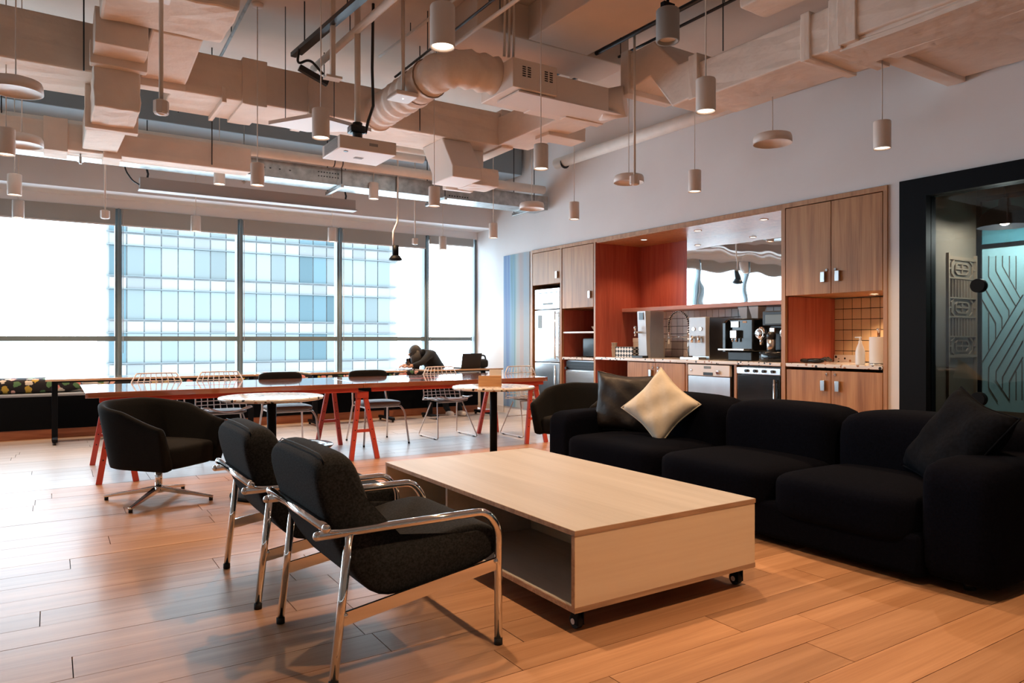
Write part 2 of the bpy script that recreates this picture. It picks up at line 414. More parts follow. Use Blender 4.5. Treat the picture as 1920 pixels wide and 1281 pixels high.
def pillow_mesh(w, h, t, n=16, seed=1):
    """square scatter cushion in the local XZ plane, thickness along Y"""
    rnd = random.Random(seed); g = M(); ph = [rnd.uniform(0, 6) for _ in range(6)]
    for side in (-1, 1):
        vs = []
        for i in range(n+1):
            for j in range(n+1):
                u, v = 2*i/n-1, 2*j/n-1
                pin = 1 - .13*(1-abs(u)**1.5)*abs(v)**3 ; pin2 = 1 - .13*(1-abs(v)**1.5)*abs(u)**3
                th = max(0, (1-u**4)*(1-v**4))**.55
                wr = .012*math.sin(7*u+ph[0]+3*v)*math.sin(6*v+ph[1])*th
                vs.append((u*w/2*pin2, side*(t/2*th+wr*side), v*h/2*pin))
        fs = [(i*(n+1)+j, (i+1)*(n+1)+j, (i+1)*(n+1)+j+1, i*(n+1)+j+1) for i in range(n) for j in range(n)]
        if side < 0: fs = [f[::-1] for f in fs]
        g.add(vs, fs, True)
    rim = []
    for i in range(n): rim.append((2*i/n-1, -1))
    for i in range(n): rim.append((1, 2*i/n-1))
    for i in range(n): rim.append((1-2*i/n, 1))
    for i in range(n): rim.append((-1, 1-2*i/n))
    return g, [(u*w/2*(1-.13*(1-abs(v)**1.5)*abs(u)**3), 0, v*h/2*(1-.13*(1-abs(u)**1.5)*abs(v)**3)) for u, v in rim]

# ================================================================== STRUCTURE
WX = 6.25          # face of the kitchen wall
WY = 10.86         # window wall
CZ = 4.30          # slab
# ---- floor: boards run along X
fl = struct('floor', M().box(-7, WX+1.7, -3, WY+.2, -.16, -.0145), 'oak_floor')
obj('underlay', M().box(-2.2, WX, .5, 10.2, -.0145, -.0125), 'grout_dark', fl)
PW = .2
plank_mesh = {}
def plank(x0, x1, y0, w, mat):
    L = round((x1-x0)*2)/2
    key = (mat, w)
    if key not in plank_mesh:
        g = M().box(-.5, .5, -w/2+.0013, w/2-.0013, -.012, 0); me = g.mesh('plank'); me.materials.append(MATS[mat]); plank_mesh[key] = me
    o = bpy.data.objects.new('plank', plank_mesh[key]); COL.objects.link(o); o.parent = fl
    o.location = ((x0+x1)/2, y0+w/2, random.uniform(-.0006, .0004)); o.scale = (x1-x0-.0036, 1, 1)
y = .53; row = 0
rows = []
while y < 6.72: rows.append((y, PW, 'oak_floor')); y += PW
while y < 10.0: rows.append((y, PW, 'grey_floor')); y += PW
rows.append((y, 10.2-y if 10.2-y > .05 else .1, 'oak_floor'))
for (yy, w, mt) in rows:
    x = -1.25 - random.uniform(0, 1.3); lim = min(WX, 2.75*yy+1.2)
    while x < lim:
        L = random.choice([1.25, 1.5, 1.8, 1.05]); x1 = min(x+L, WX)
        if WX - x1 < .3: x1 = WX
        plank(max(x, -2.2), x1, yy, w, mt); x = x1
# ---- slab and beams
ce = struct('ceiling', M().box(-7, WX+.12, -3, WY, CZ, CZ+.2), 'slab_paint')
struct('ceiling_beam', M().box(3.2, 5.0, 5.55, 6.1, 3.98, CZ), 'slab_paint', bevel=.01)
struct('ceiling_beam', M().box(3.75, 4.45, -3, 5.55, 3.98, CZ), 'slab_paint', bevel=.01)
struct('ceiling_beam', M().box(-7, 6.2, 9.35, 10.0, 3.75, CZ), 'grey_blue_wall', bevel=.01)
# ---- walls
wr = struct('wall_right', M().box(WX, WX+.12, -3, WY, 2.556, CZ).box(WX, WX+.12, 3.43, 3.546, 0, 2.556).box(WX, WX+.12, 9.135, WY, 0, 2.556), 'white_wall')
obj('mural_panel', M().box(WX-.012, WX-.001, 9.2, 9.955, .1, 2.545), 'stripe_print', wr)['label'] = 'printed panel of blurred blue and pink vertical stripes'
obj('baseboard', M().box(WX-.016, WX-.001, 9.955, WY, 0, .1), 'white_metal', wr)
struct('wall_left', M().box(-7.12, -7, -3, WY, 0, CZ), 'white_wall')
struct('wall_back', M().box(-7, WX+.12, -3.12, -3, 0, CZ), 'beige_paint')
wf = struct('wall_front', M().box(-7, WX, WY-.02, WY+.2, 0, .62).box(-7, WX, WY-.02, WY+.2, 2.92, CZ), 'white_wall')
obj('bulkhead', M().box(-7, WX, 10.3, WY-.02, 3.045, CZ), 'white_wall', wf)
obj('window_sill', M().box(-7, WX, WY-.1, WY+.2, .62, .66), 'white_metal', wf)
# ---- window bays
mull = [-6.96, -5.37, -3.83, -2.29, -.78, .76, 2.305, 3.79, 5.29, WX-.04]
for i in range(len(mull)-1):
    a, b_ = mull[i], mull[i+1]
    g = M().box(a-.04, a+.04, WY, WY+.14, .66, 2.92).box(a-.012, a+.012, WY-.05, WY, .66, 2.92)
    if i == len(mull)-2: g.box(WX-.04, WX, WY, WY+.14, .66, 2.92)
    w = struct('window_%d' % (i+1), g.box(a+.04, b_-.04, WY+.02, WY+.12, 2.86, 2.92).box(a+.04, b_-.04, WY+.02, WY+.12, .66, .70), 'frame_teal')
    obj('transom', M().box(a+.04, b_-.04, WY+.02, WY+.12, 1.16, 1.225), 'frame_teal', w)
    obj('pane', M().box(a+.04, b_-.04, WY+.06, WY+.072, 1.225, 2.86), 'window_glass', w)
    obj('pane', M().box(a+.04, b_-.04, WY+.06, WY+.072, .70, 1.16), 'window_glass', w)
shade_lab = {4: 'grey roller shade over the blank white window bay at the photo edge', 5: 'grey roller shade of the second bay, above the pair of wire chairs',
             6: 'grey roller shade of the third bay, behind the screen housing end', 7: 'grey roller shade behind the black hanging spotlight', 8: 'short pale roller shade in the corner bay beside the white wall'}
for i in range(4, 9):
    a, b_ = mull[i], mull[i+1]
    t = thing('roller_shade', shade_lab[i], 'roller shade', (a, WY-.03, 2.92), group='roller shades over the windows', world=True)
    zb = 2.71 if i < 8 else 2.80
    obj('shade_fabric', M().box(a+.03, b_-.04, WY-.035, WY-.029, zb, 2.92), 'shade_fabric', t)
    obj('bottom_rail', M().rbox(a+.03, b_-.04, WY-.042, WY-.022, zb-.02, zb, .004), 'pale_tube', t)
    obj('pull_chain', M().cyl((a+.05, WY-.045, 1.0), (a+.05, WY-.045, 2.9), .004, n=6), 'pale_tube', t)

# ---- glazed partition beside the kitchen
dr = struct('door_1', M().box(WX-.03, WX+.13, 3.205, 3.432, 0, 2.556).box(WX-.03, WX+.13, -3, 3.205, 2.40, 2.556).box(WX-.03, WX+.13, -3, 3.205, 0, .1), 'black_metal')
obj('pane', M().box(WX+.045, WX+.057, -3, 3.205, .1, 2.40), 'partition_glass', dr)
for z in (1.615, .70):
    obj('round_handle', M().cyl((WX+.02, 2.83, z), (WX+.08, 2.83, z), .056, n=24), 'black_metal', dr, bevel=.004)
# narrow room beyond the glass
MX = 7.58
struct('wall_corridor', M().box(WX+.12, MX+.1, 3.43, 3.54, 0, 2.9).box(MX, MX+.1, -3, 3.43, 0, .5).box(MX, MX+.1, -3, 3.43, 2.56, 2.9).box(WX+.12, MX+.1, -3.12, -3, 0, 2.9).box(MX+.25, MX+.3, -3, 3.6, 0, 2.9), 'corridor_paint')
struct('ceiling_corridor', M().box(WX+.12, MX+.3, -3, 3.54, 2.75, 2.9), 'corridor_paint')
t = thing('frosted_screen', 'frosted glass screen coloured with pale blue daylight, with grey chevron lines behind the partition', 'glass screen', (MX, 3.4, .5), world=True)
part_of(t)
obj('frosted_pane', M().box(MX+.03, MX+.045, -1, 3.40, .5, 2.06), 'daylit_frost', t)
obj('upper_pane', M().box(MX+.03, MX+.045, -1, 3.39, 2.10, 2.52), 'teal_glass', t)
obj('screen_frame', M().box(MX, MX+.08, 3.39, 3.43, .5, 2.56).box(MX, MX+.08, -1, 3.39, 2.06, 2.10).box(MX, MX+.08, -1, 3.39, 2.52, 2.56), 'black_metal', t)
g = M()
LINES = [[(3.392, 1.993), (3.392, 1.78)], [(3.354, 1.661), (3.216, 1.39), (3.216, 1.283)], [(3.33, 1.987), (3.33, 1.785), (3.157, 1.458), (3.157, 1.382)], [(3.268, 1.981), (3.268, 1.835), (3.097, 1.489)],
         [(3.211, 1.976), (3.211, 1.877), (3.063, 1.565)], [(3.153, 1.97), (3.153, 1.763)], [(3.097, 1.964), (3.097, 1.646)], [(3.392, .955), (3.042, 1.597)], [(3.392, .673), (3.392, 1.574), (3.27, 1.344), (3.27, 1.182)],
         [(3.33, 1.066), (3.33, 1.441)], [(3.252, .587), (3.33, .718), (3.33, .916), (3.042, 1.445)], [(3.153, .607), (3.266, .789), (3.266, .877), (3.042, 1.313)], [(3.211, .711), (3.211, .825), (3.042, 1.169)],
         [(3.153, .607), (3.153, .788), (3.042, 1.017)], [(3.097, .611), (3.097, .883)], [(3.048, .615), (3.048, .984)]]
for rep in range(4):                    # the chevron print repeats along the screen, mirrored every other time
    for ps in LINES:
        for (y0, z0), (y1, z1) in zip(ps, ps[1:]):
            f = (lambda v: v-.7*rep if rep % 2 == 0 else 6.04-v-.7*(rep-1))
            g.bar((MX+.026, f(y0), z0), (MX+.026, f(y1), z1), .007, .006, up=(1, 0, 0))
obj('line_pattern', g, 'line_grey', t)
t = thing('reflected_lattice', 'brown wooden lattice panel with octagon motifs standing in for a reflection in the glass partition', 'lattice', (7.05, 3.42, 1.03), world=True)  # added behind the pane in place of a reflection in the glass
x0, x1, z0, z1 = 7.03, 7.53, 1.03, 1.94
obj('lattice_frame', M().box(x0-.02, x0, 3.405, 3.43, .2, z1+.05).box(x1, x1+.02, 3.405, 3.43, .2, z1+.05).box(x0, x1, 3.405, 3.43, z0-.02, z0).box(x0, x1, 3.405, 3.43, z1, z1+.02), 'lattice_wood', t)
for k in range(5):
    if k % 2:
        zz = z0 + k*.182
        for j in range(1, 9): obj('slat', M().box(x0+j*.055, x0+j*.055+.012, 3.41, 3.428, zz, zz+.17), 'lattice_wood', t)
    else:
        zz = z0 + k*.182 + .09; xc = (x0+x1)/2; gg = M()
        for rx, rz in ((.2, .085), (.12, .05)):
            oc = [(xc-rx, zz-rz*.5), (xc-rx*.7, zz-rz), (xc+rx*.7, zz-rz), (xc+rx, zz-rz*.5), (xc+rx, zz+rz*.5), (xc+rx*.7, zz+rz), (xc-rx*.7, zz+rz), (xc-rx, zz+rz*.5)]
            for a, b_ in zip(oc, oc[1:]+oc[:1]): gg.bar((a[0], 3.419, a[1]), (b_[0], 3.419, b_[1]), .012, .012, up=(0,1,0))
        for dx, dz in ((.2, 0), (-.2, 0)): gg.bar((xc+dx, 3.419, zz), (xc+dx*1.25, 3.419, zz), .012, .012, up=(0,1,0))
        gg.bar((xc-.12, 3.419, zz), (xc+.12, 3.419, zz), .012, .012, up=(0,1,0)); gg.bar((xc, 3.419, zz-.05), (xc, 3.419, zz+.05), .012, .012, up=(0,1,0))
        obj('octagon_motif', gg, 'lattice_wood', t)
        obj('rail', M().box(x0, x1, 3.408, 3.428, zz+.083, zz+.095).box(x0, x1, 3.408, 3.428, zz-.095, zz-.083), 'lattice_wood', t)
# dome lamp in there
t = thing('dome_lamp', 'black dome pendant lamp behind the glass partition', 'pendant lamp', (7.1, 2.98, 2.2))
obj('dome_shade', M().lathe([(.215, -.02), (.21, .02), (.18, .09), (.12, .14), (.05, .165), (.045, .22), (.02, .24), (.018, .14), (.11, .12), (.17, .07), (.2, 0), (.205, -.02)], n=32), 'black_metal', t)
obj('bulb', M().sphere((0, 0, .04), .05), 'lamp_glow', t)
obj('cable', M().cyl((0, 0, .23), (0, 0, .55), .006, n=6), 'black_metal', t)
ld = bpy.data.lights.new('dome_light', 'POINT'); ld.energy = 85; ld.color = (.80, .95, 1.0); ld.shadow_soft_size = .06
lo = bpy.data.objects.new('dome_light', ld); COL.objects.link(lo); lo.parent = t; lo.location = (0, 0, -.06)
# ---- shell around the kitchen recess
KX = 7.07
struct('wall_kitchen', M().box(KX+.02, KX+.12, 3.54, 9.25, 0, 2.66).box(WX+.12, KX+.12, 3.54, 9.25, 2.556, 2.66).box(WX+.12, KX+.12, 9.135, 9.25, 0, 2.556), 'white_wall')

# ================================================================== KITCHEN
YD = [3.546, 4.60, 7.585, 8.36, 9.135]     # near end, dividers, far end
t = thing('kitchen_surround', 'oak surround lining the kitchen recess with side walls tinted LED red', 'kitchen surround', (WX, 3.55, 0), world=True)
obj('top_panel', M().box(WX-.02, KX, YD[0], YD[4], 2.505, 2.55), 'oak_frame', t)
obj('end_panel', M().box(WX-.02, KX, YD[0], YD[0]+.035, 0, 2.505), 'oak_frame', t)
obj('divider_panel', M().box(WX-.02, KX, YD[1]-.005, YD[1]+.04, 0, 2.505), 'oak_frame', t)
obj('divider_panel', M().box(WX-.02, KX, YD[2], YD[2]+.035, 0, 2.505), 'led_red_oak', t)['label'] = 'oak divider panel tinted LED red'
obj('front_strip', M().box(WX-.024, WX-.02, YD[2], YD[2]+.035, 0, 2.505), 'oak_frame', t)
obj('divider_panel', M().box(WX-.02, KX, YD[3], YD[3]+.03, 0, 2.505), 'oak_frame', t)
obj('far_panel', M().box(WX-.02, KX, YD[4]-.03, YD[4], 0, 2.505), 'oak_frame', t)
obj('back_panel', M().box(KX-.015, KX, 6.70, YD[2], 1.62, 2.505), 'led_red_oak', t)
obj('back_panel', M().box(KX-.015, KX, YD[2]+.035, YD[4]-.03, 0, 2.505), 'led_red_oak', t)
obj('niche_ceiling', M().box(WX-.01, KX, YD[1]+.04, YD[2], 2.492, 2.505), 'oak_frame', t)
obj('niche_lining', M().box(WX+.02, KX-.01, YD[1]-.017, YD[1]-.005, .95, 1.615), 'led_red_oak', t)['label'] = 'oak lining of the open corner niche, tinted LED red'
obj('niche_lining', M().box(WX+.02, KX-.01, YD[3]-.012, YD[3], 0, 1.61), 'led_red_oak', t)
obj('niche_lining', M().box(WX+.02, KX-.01, YD[2]+.035, YD[2]+.047, 0, 1.61), 'led_red_oak', t)
# mirror sheet
tag(obj('mirror_sheet', M().box(KX-.02, KX-.004, YD[1]+.04, 6.70, 1.62, 2.492), 'wavy_mirror'), 'wavy polished steel mirror sheet at the back of the coffee niche', 'mirror')
# pink shelf
t = thing('wall_shelf', 'long coral pink wooden shelf above the coffee counter', 'shelf', (6.7, 6.1, 1.565), world=True)
obj('shelf_board', M().rbox(6.70, KX, YD[1]+.04, YD[2]-.001, 1.563, 1.612, .003), 'shelf_pink', t)
# tiles
def tiles(name, label, y0, y1, z0, z1, mat, sz=.1):
    t = tag(obj(name, M().box(KX-.016, KX-.004, y0, y1, z0, z1), 'grout_dark'), label, 'tiled wall')
    ny, nz = round((y1-y0)/sz), round((z1-z0)/sz); sy, sz_ = (y1-y0)/ny, (z1-z0)/nz
    me = M().rbox(-.006, .004, -sy/2+.0032, sy/2-.0032, -sz_/2+.0032, sz_/2-.0032, .0015, 1).mesh('tile'); me.materials.append(MATS[mat])
    for i in range(ny):
        for k in range(nz):
            o = bpy.data.objects.new('tile', me); COL.objects.link(o); o.parent = t; o.location = (KX-.018, y0+(i+.5)*sy, z0+(k+.5)*sz_)
tiles('tiled_backsplash', 'white square tiles with dark grout behind the coffee machines', YD[1]+.04, YD[2], .95, 1.563, 'tile_white')
tiles('tiled_backsplash', 'warm lit square tiles with dark grout in the corner niche', YD[0]+.035, YD[1]-.017, .95, 1.615, 'tile_warm_lit', .105)
# terrazzo counters
def counter(label, x0, y0, y1, z=.945):
    t = tag(obj('terrazzo_counter', M().rbox(x0, KX-.03, y0, y1, z-.035, z, .004), 'terrazzo'), label, 'countertop', 'terrazzo counters')
    return t
counter('terrazzo counter under the soap bottle and paper roll', WX-.03, YD[0]+.036, YD[1]-.018)
counter('long terrazzo counter carrying the coffee machines', WX-.03, YD[1]+.041, YD[2]-.001)
counter('short terrazzo counter under the microwave oven beside the fridge', WX-.02, YD[2]+.048, YD[3]-.013, .93)
# handles and doors
def handle(par, y, z, metal='stainless'):
    h = obj('handle', M().rbox(WX-.046, WX-.022, y-.022, y+.022, z-.05, z+.05, .003), metal, par); return h
def cupboard(name, label, y0, y1, z0, z1, doors, hz, mat='oak_door', lock=False, hside=None):
    t = thing(name, label, 'cabinet', (WX, (y0+y1)/2, z0), group='oak kitchen cabinets', world=True)
    obj('body', M().box(WX+.005, KX-.03, y0+.005, y1-.005, z0+.005, z1-.005), 'oak_frame', t)
    n = len(doors)
    for i, (a, b_) in enumerate(doors):
        d = part_of(obj('door', M().rbox(WX-.018, WX+.004, a+.003, b_-.003, z0+.003, z1-.003, .002, 1), mat, t))
        hy = (b_-.075 if i == 0 else a+.075) if n == 2 else a+.07
        handle(d, hy, hz)
        if lock: obj('lock', M().cyl((WX-.026, hy+(.03 if i == 0 else -.03), hz+lock), (WX-.018, hy+(.03 if i == 0 else -.03), hz+lock), .012, n=12), 'chrome', d)
    return t
ym = 4.09
cupboard('wall_cabinet', 'tall double door oak wall cabinet above the tiled corner niche', YD[0]+.04, YD[1]-.008, 1.617, 2.50, [(YD[0]+.04, ym), (ym, YD[1]-.008)], 1.78, lock=.065)
cupboard('base_cabinet', 'double door oak base cabinet below the soap bottle', YD[0]+.04, YD[1]-.02, .06, .885, [(YD[0]+.04, ym), (ym, YD[1]-.02)], .74, lock=.11)
obj_ = cupboard('base_cabinet', 'double door greyish oak base cabinet left of the dishwasher', 5.955, 6.93, .06, .90, [(5.955, 6.44), (6.44, 6.93)], .76, lock=.08)
cupboard('wall_cabinet', 'single door oak wall cabinet above the open microwave shelves', YD[2]+.05, YD[3]-.014, 1.625, 2.50, [(YD[2]+.05, YD[3]-.014)], 1.80)
cupboard('wall_cabinet', 'single door oak wall cabinet above the refrigerator', YD[3]+.033, YD[4]-.033, 2.005, 2.50, [(YD[3]+.033, YD[4]-.033)], 2.13)
# open cubby and appliance dividers
t = thing('open_cubby', 'open oak cubby with shelf at the far end of the coffee counter', 'cabinet', (WX, 7.2, 0), world=True)
obj('side', M().box(WX-.01, KX-.03, 6.935, 6.955, .06, .905), 'oak_frame', t)
obj('shelf', M().box(WX+.02, KX-.03, 6.955, YD[2]-.002, .40, .42), 'oak_frame', t)
obj('bottom', M().box(WX+.02, KX-.03, 6.955, YD[2]-.002, .06, .08), 'oak_frame', t)
t = thing('grey_bucket', 'small grey bucket in the open cubby', 'bucket', (6.5, 7.06, .42))
obj('body', M().lathe([(.001, .001), (.07, .001), (.09, .28), (.094, .28), (.094, .30), (.086, .30), (.068, .012), (.001, .012)]), 'bucket_grey', t)
t = thing('counter_divider', 'oak end panels framing the dishwasher and oven bays', 'panel', (WX, 5.25, 0), world=True)
obj('panel', M().box(WX-.01, KX-.03, 5.212, 5.245, .0, .905), 'oak_frame', t)
obj('panel', M().box(WX-.01, KX-.03, 5.925, 5.95, .0, .905), 'oak_frame', t)
obj('rail', M().box(WX-.01, WX+.05, YD[1]+.041, 6.93, .905, .909), 'oak_frame', t)
# microwave shelf
tag(obj('wall_shelf', M().rbox(WX, KX-.03, YD[2]+.048, YD[3]-.013, 1.27, 1.295, .003), 'white_metal'), 'thin white shelf above the microwave oven', 'shelf')
t = thing('microwave_oven', 'black microwave oven with glass door on the short counter', 'microwave', (6.55, 7.85, .93), world=True)
obj('body', M().rbox(6.42, 6.80, 7.66, 8.09, .94, 1.20, .006), 'black_plastic', t)
obj('door', M().rbox(6.405, 6.42, 7.76, 8.08, .945, 1.19, .004), 'black_gloss', t)
obj('control_panel', M().rbox(6.405, 6.42, 7.665, 7.755, .945, 1.19, .004), 'stainless', t)
for k in range(4): obj('foot', M().cyl((6.46 if k % 2 else 6.76, 7.70 if k < 2 else 8.05, .93), (6.46 if k % 2 else 6.76, 7.70 if k < 2 else 8.05, .945), .015, n=10), 'rubber', t)
t = thing('wicker_basket', 'shallow dark basket on the shelf above the microwave', 'basket', (6.55, 7.82, 1.295))
obj('body', M().lathe([(.001, .002), (.12, .002), (.16, .07), (.152, .07), (.115, .012), (.001, .012)]), 'lattice_wood', t)
t = thing('ice_maker', 'under counter ice maker with bright steel door beside the fridge', 'ice maker', (6.3, 7.98, 0), world=True)
obj('body', M().box(6.30, 6.95, 7.66, 8.31, .06, .88), 'stainless', t)
obj('door', M().rbox(6.27, 6.30, 7.66, 8.31, .10, .74, .005), 'stainless_bright', t)
obj('vent_strip', M().box(6.28, 6.30, 7.66, 8.31, .75, .87).box(6.27, 6.28, 7.68, 8.29, .77, .785).box(6.27, 6.28, 7.68, 8.29, .81, .825), 'dark_steel', t)
obj('knob', M().cyl((6.24, 8.28, .77), (6.28, 8.28, .77), .02, n=12), 'black_plastic', t)
obj('base', M().box(6.31, 6.9, 7.68, 8.29, 0, .06), 'black_plastic', t)
# refrigerator
t = thing('refrigerator', 'tall stainless refrigerator with white doors in the oak recess', 'refrigerator', (6.3, 8.75, 0), world=True)
obj('body', M().box(6.30, 6.98, 8.42, 9.08, .04, 1.95), 'dark_steel', t)
d = part_of(obj('upper_door', M().rbox(6.25, 6.30, 8.43, 9.07, 1.635, 1.945, .008), 'stainless_bright', t))
obj('vent_slot', M().box(6.246, 6.251, 8.48, 9.02, 1.875, 1.885), 'black_plastic', d)
obj('badge', M().box(6.246, 6.251, 8.60, 8.85, 1.70, 1.73), 'bucket_grey', d)
d = part_of(obj('main_door', M().rbox(6.25, 6.30, 8.43, 9.07, .845, 1.625, .008), 'stainless_bright', t))
obj('notice', M().box(6.2465, 6.2495, 8.88, 8.98, 1.35, 1.55), 'bucket_grey', d)
obj('handle', M().cyl((6.215, 8.50, .90), (6.215, 8.50, 1.60), .012, n=10).cyl((6.215, 8.50, .93), (6.25, 8.50, .93), .008, n=8).cyl((6.215, 8.50, 1.57), (6.25, 8.50, 1.57), .008, n=8), 'chrome', d)
d = part_of(obj('freezer_door', M().rbox(6.25, 6.30, 8.43, 9.07, .08, .835, .008), 'stainless', t))
obj('handle', M().cyl((6.215, 8.50, .15), (6.215, 8.50, .80), .012, n=10).cyl((6.215, 8.50, .2), (6.25, 8.50, .2), .008, n=8), 'chrome', d)
obj('plinth', M().box(6.32, 6.9, 8.45, 9.05, 0, .04), 'black_plastic', t)
# dishwasher
t = thing('dishwasher', 'stainless dishwasher with white control strip under the counter', 'dishwasher', (6.25, 5.59, 0), world=True)
obj('body', M().box(6.27, 6.9, 5.30, 5.90, .08, .895), 'dark_steel', t)
obj('door', M().rbox(6.235, 6.27, 5.295, 5.905, .12, .765, .004), 'stainless', t)
p = part_of(obj('control_strip', M().rbox(6.228, 6.27, 5.295, 5.905, .77, .895, .006), 'white_plastic', t))
obj('display', M().box(6.224, 6.229, 5.56, 5.66, .855, .88), 'bucket_grey', p)
obj('grip_recess', M().box(6.224, 6.229, 5.53, 5.67, .778, .81), 'black_plastic', p)
obj('dial', M().cyl((6.205, 5.45, .815), (6.228, 5.45, .815), .022, n=16), 'chrome', p)
obj('button', M().cyl((6.22, 5.85, .83), (6.228, 5.85, .83), .012, n=12), 'chrome', p)
obj('plinth', M().box(6.30, 6.9, 5.31, 5.89, 0, .08), 'black_plastic', t)
# oven
t = thing('countertop_oven', 'black glass built in oven under the coffee counter', 'oven', (6.25, 4.92, 0), world=True)
obj('body', M().box(6.28, 6.9, 4.66, 5.20, .20, .895), 'black_plastic', t)
p = part_of(obj('control_panel', M().rbox(6.235, 6.28, 4.655, 5.205, .815, .885, .004), 'stainless_bright', t))
for k in range(4): obj('knob', M().cyl((6.21, 4.74+k*.11, .85), (6.236, 4.74+k*.11, .85), .016, n=12), 'black_plastic', p)
d = part_of(obj('door', M().rbox(6.24, 6.28, 4.66, 5.20, .25, .805, .005), 'black_gloss', t))
obj('handle', M().cyl((6.21, 4.71, .77), (6.21, 4.71, .32), .010, n=8).cyl((6.21, 4.71, .74), (6.24, 4.71, .74), .008, n=8).cyl((6.21, 4.71, .35), (6.24, 4.71, .35), .008, n=8), 'chrome', d)
obj('lower_trim', M().box(6.236, 6.241, 4.70, 5.12, .285, .295), 'stainless_bright', d)
obj('shelf_base', M().box(6.28, 6.9, 4.655, 5.205, 0, .20), 'led_red_oak', t)
# ---- counter items
def cup(x, y, z, label, group):
    t = thing('paper_cup_stack', label, 'cups', (x, y, z), group=group)
    for k in range(3): obj('cup', M().lathe([(.001, k*.045), (.030, k*.045), (.039, .10+k*.045), (.041, .10+k*.045), (.041, .105+k*.045), (.036, .10+k*.045)], n=16), 'cream_plastic', t)
cup(6.42, 7.42, .945, 'stack of upturned cream paper cups beside the red side wall', 'paper cups')
t = thing('patterned_box', 'small box with black and white triangle pattern', 'box', (6.45, 7.16, .945))
obj('body', M().rbox(-.09, .09, -.17, .17, 0, .14, .004), 'triangle_print', t)
t = thing('cardboard_box', 'cream carton behind the triangle patterned box', 'box', (6.75, 7.1, .945))
obj('body', M().rbox(-.1, .1, -.2, .2, 0, .25, .004), 'cream_board', t)
obj('lid', M().rbox(-.104, .104, -.204, .204, .2, .255, .004), 'cream_board', t)
t = thing('water_dispenser', 'tall slim stainless water dispenser with tap', 'water dispenser', (6.42, 6.84, .945))
obj('front_panel', M().prism([(-.02, 0), (.03, 0), (.03, .60), (-.05, .60)], 1, -.075, .075), 'steel_satin', t)
obj('body', M().rbox(.03, .27, -.08, .08, 0, .605, .006), 'stainless', t)
obj('display', M().box(-.056, -.044, -.04, .04, .49, .58), 'black_gloss', t)
obj('seam_line', M().box(-.036, -.028, -.075, .075, .315, .322), 'black_plastic', t)
obj('tap', M().cyl((-.11, .05, .33), (-.02, .05, .33), .012, n=10).cyl((-.11, .05, .28), (-.11, .05, .36), .012, n=10).cyl((-.11, .05, .36), (-.11, .05, .41), .016, n=10), 'chrome', t)
obj('drip_tray', M().rbox(-.12, -.02, -.10, .10, 0, .03, .004), 'black_plastic', t)
# spring faucet
t = thing('spring_faucet', 'chrome spring neck faucet between the dispensers', 'faucet', (6.66, 6.30, .945))
path = [(0, 0, 0), (0, 0, .28)] ; col = [(0, 0, .30)] + arc((0, .17, .44), .17, PI, 0, 12, 'yz')[::1] + [(0, .34, .30)]
obj('column', M().cyl((0, 0, 0), (0, 0, .32), .018, n=12).cyl((0, 0, 0), (0, 0, .02), .03, n=16), 'chrome', t)
neck = [(0, 0, .32), (0, 0, .42)] + [(0, .17-.17*math.cos(a), .42+.17*math.sin(a)) for a in [PI*i/10 for i in range(1, 10)]] + [(0, .34, .42), (0, .34, .34)]
obj('hose', M().tube(neck, .010, 8), 'black_plastic', t)
sp = []
N = 260
def along(pts, f):
    L = [0]
    for a, b_ in zip(pts, pts[1:]): L.append(L[-1] + (Vector(b_)-Vector(a)).length)
    d = f*L[-1]
    for i in range(len(pts)-1):
        if d <= L[i+1]: q = (d-L[i])/(L[i+1]-L[i]); return Vector(pts[i])*(1-q)+Vector(pts[i+1])*q, (Vector(pts[i+1])-Vector(pts[i])).normalized()
    return Vector(pts[-1]), Vector((0, 0, -1))
for i in range(N+1):
    p, d = along(neck, i/N); a = Vector((1, 0, 0)); b_ = d.cross(a); w = 2*PI*26*i/N
    sp.append(p + (a*math.cos(w)+b_*math.sin(w))*.02)
obj('spring', M().tube(sp, .004, 5), 'chrome', t)
obj('spray_head', M().cyl((0, .34, .18), (0, .34, .34), .020, .016, n=12), 'chrome', t)
obj('support_arm', M().cyl((0, 0, .27), (0, .34, .27), .007, n=8), 'chrome', t)
obj('lever', M().cyl((0, 0, .06), (-.08, -.03, .10), .008, n=8), 'chrome', t)
t = thing('soap_pump', 'squat black soap pump beside the faucet', 'soap dispenser', (6.52, 6.12, .945))
obj('bottle', M().lathe([(.001, 0), (.045, 0), (.048, .12), (.035, .15), (.02, .16), (.015, .19), (.001, .19)]), 'black_plastic', t)
obj('pump', M().cyl((0, 0, .18), (0, 0, .22), .008, n=8).rbox(-.05, .012, -.01, .01, .21, .225, .003), 'black_plastic', t)
# two-tap drink dispenser
t = thing('drink_dispenser', 'stainless two tap hot drink dispenser', 'drink dispenser', (6.44, 5.92, .945))
obj('front_panel', M().rbox(-.04, .02, -.13, .13, .04, .50, .005), 'steel_satin', t)
obj('body', M().rbox(.02, .46, -.13, .13, 0, .50, .005), 'stainless', t)
for y in (-.055, .055):
    obj('tap', M().cyl((-.07, y, .20), (-.07, y, .28), .018, n=10).cyl((-.07, y, .26), (-.03, y, .26), .012, n=8), 'chrome', t)
    obj('button', M().cyl((-.05, y, .36), (-.038, y, .36), .022, n=16), 'chrome', t)
obj('drip_tray', M().rbox(-.16, -.03, -.13, .16, 0, .03, .004), 'stainless_bright', t)
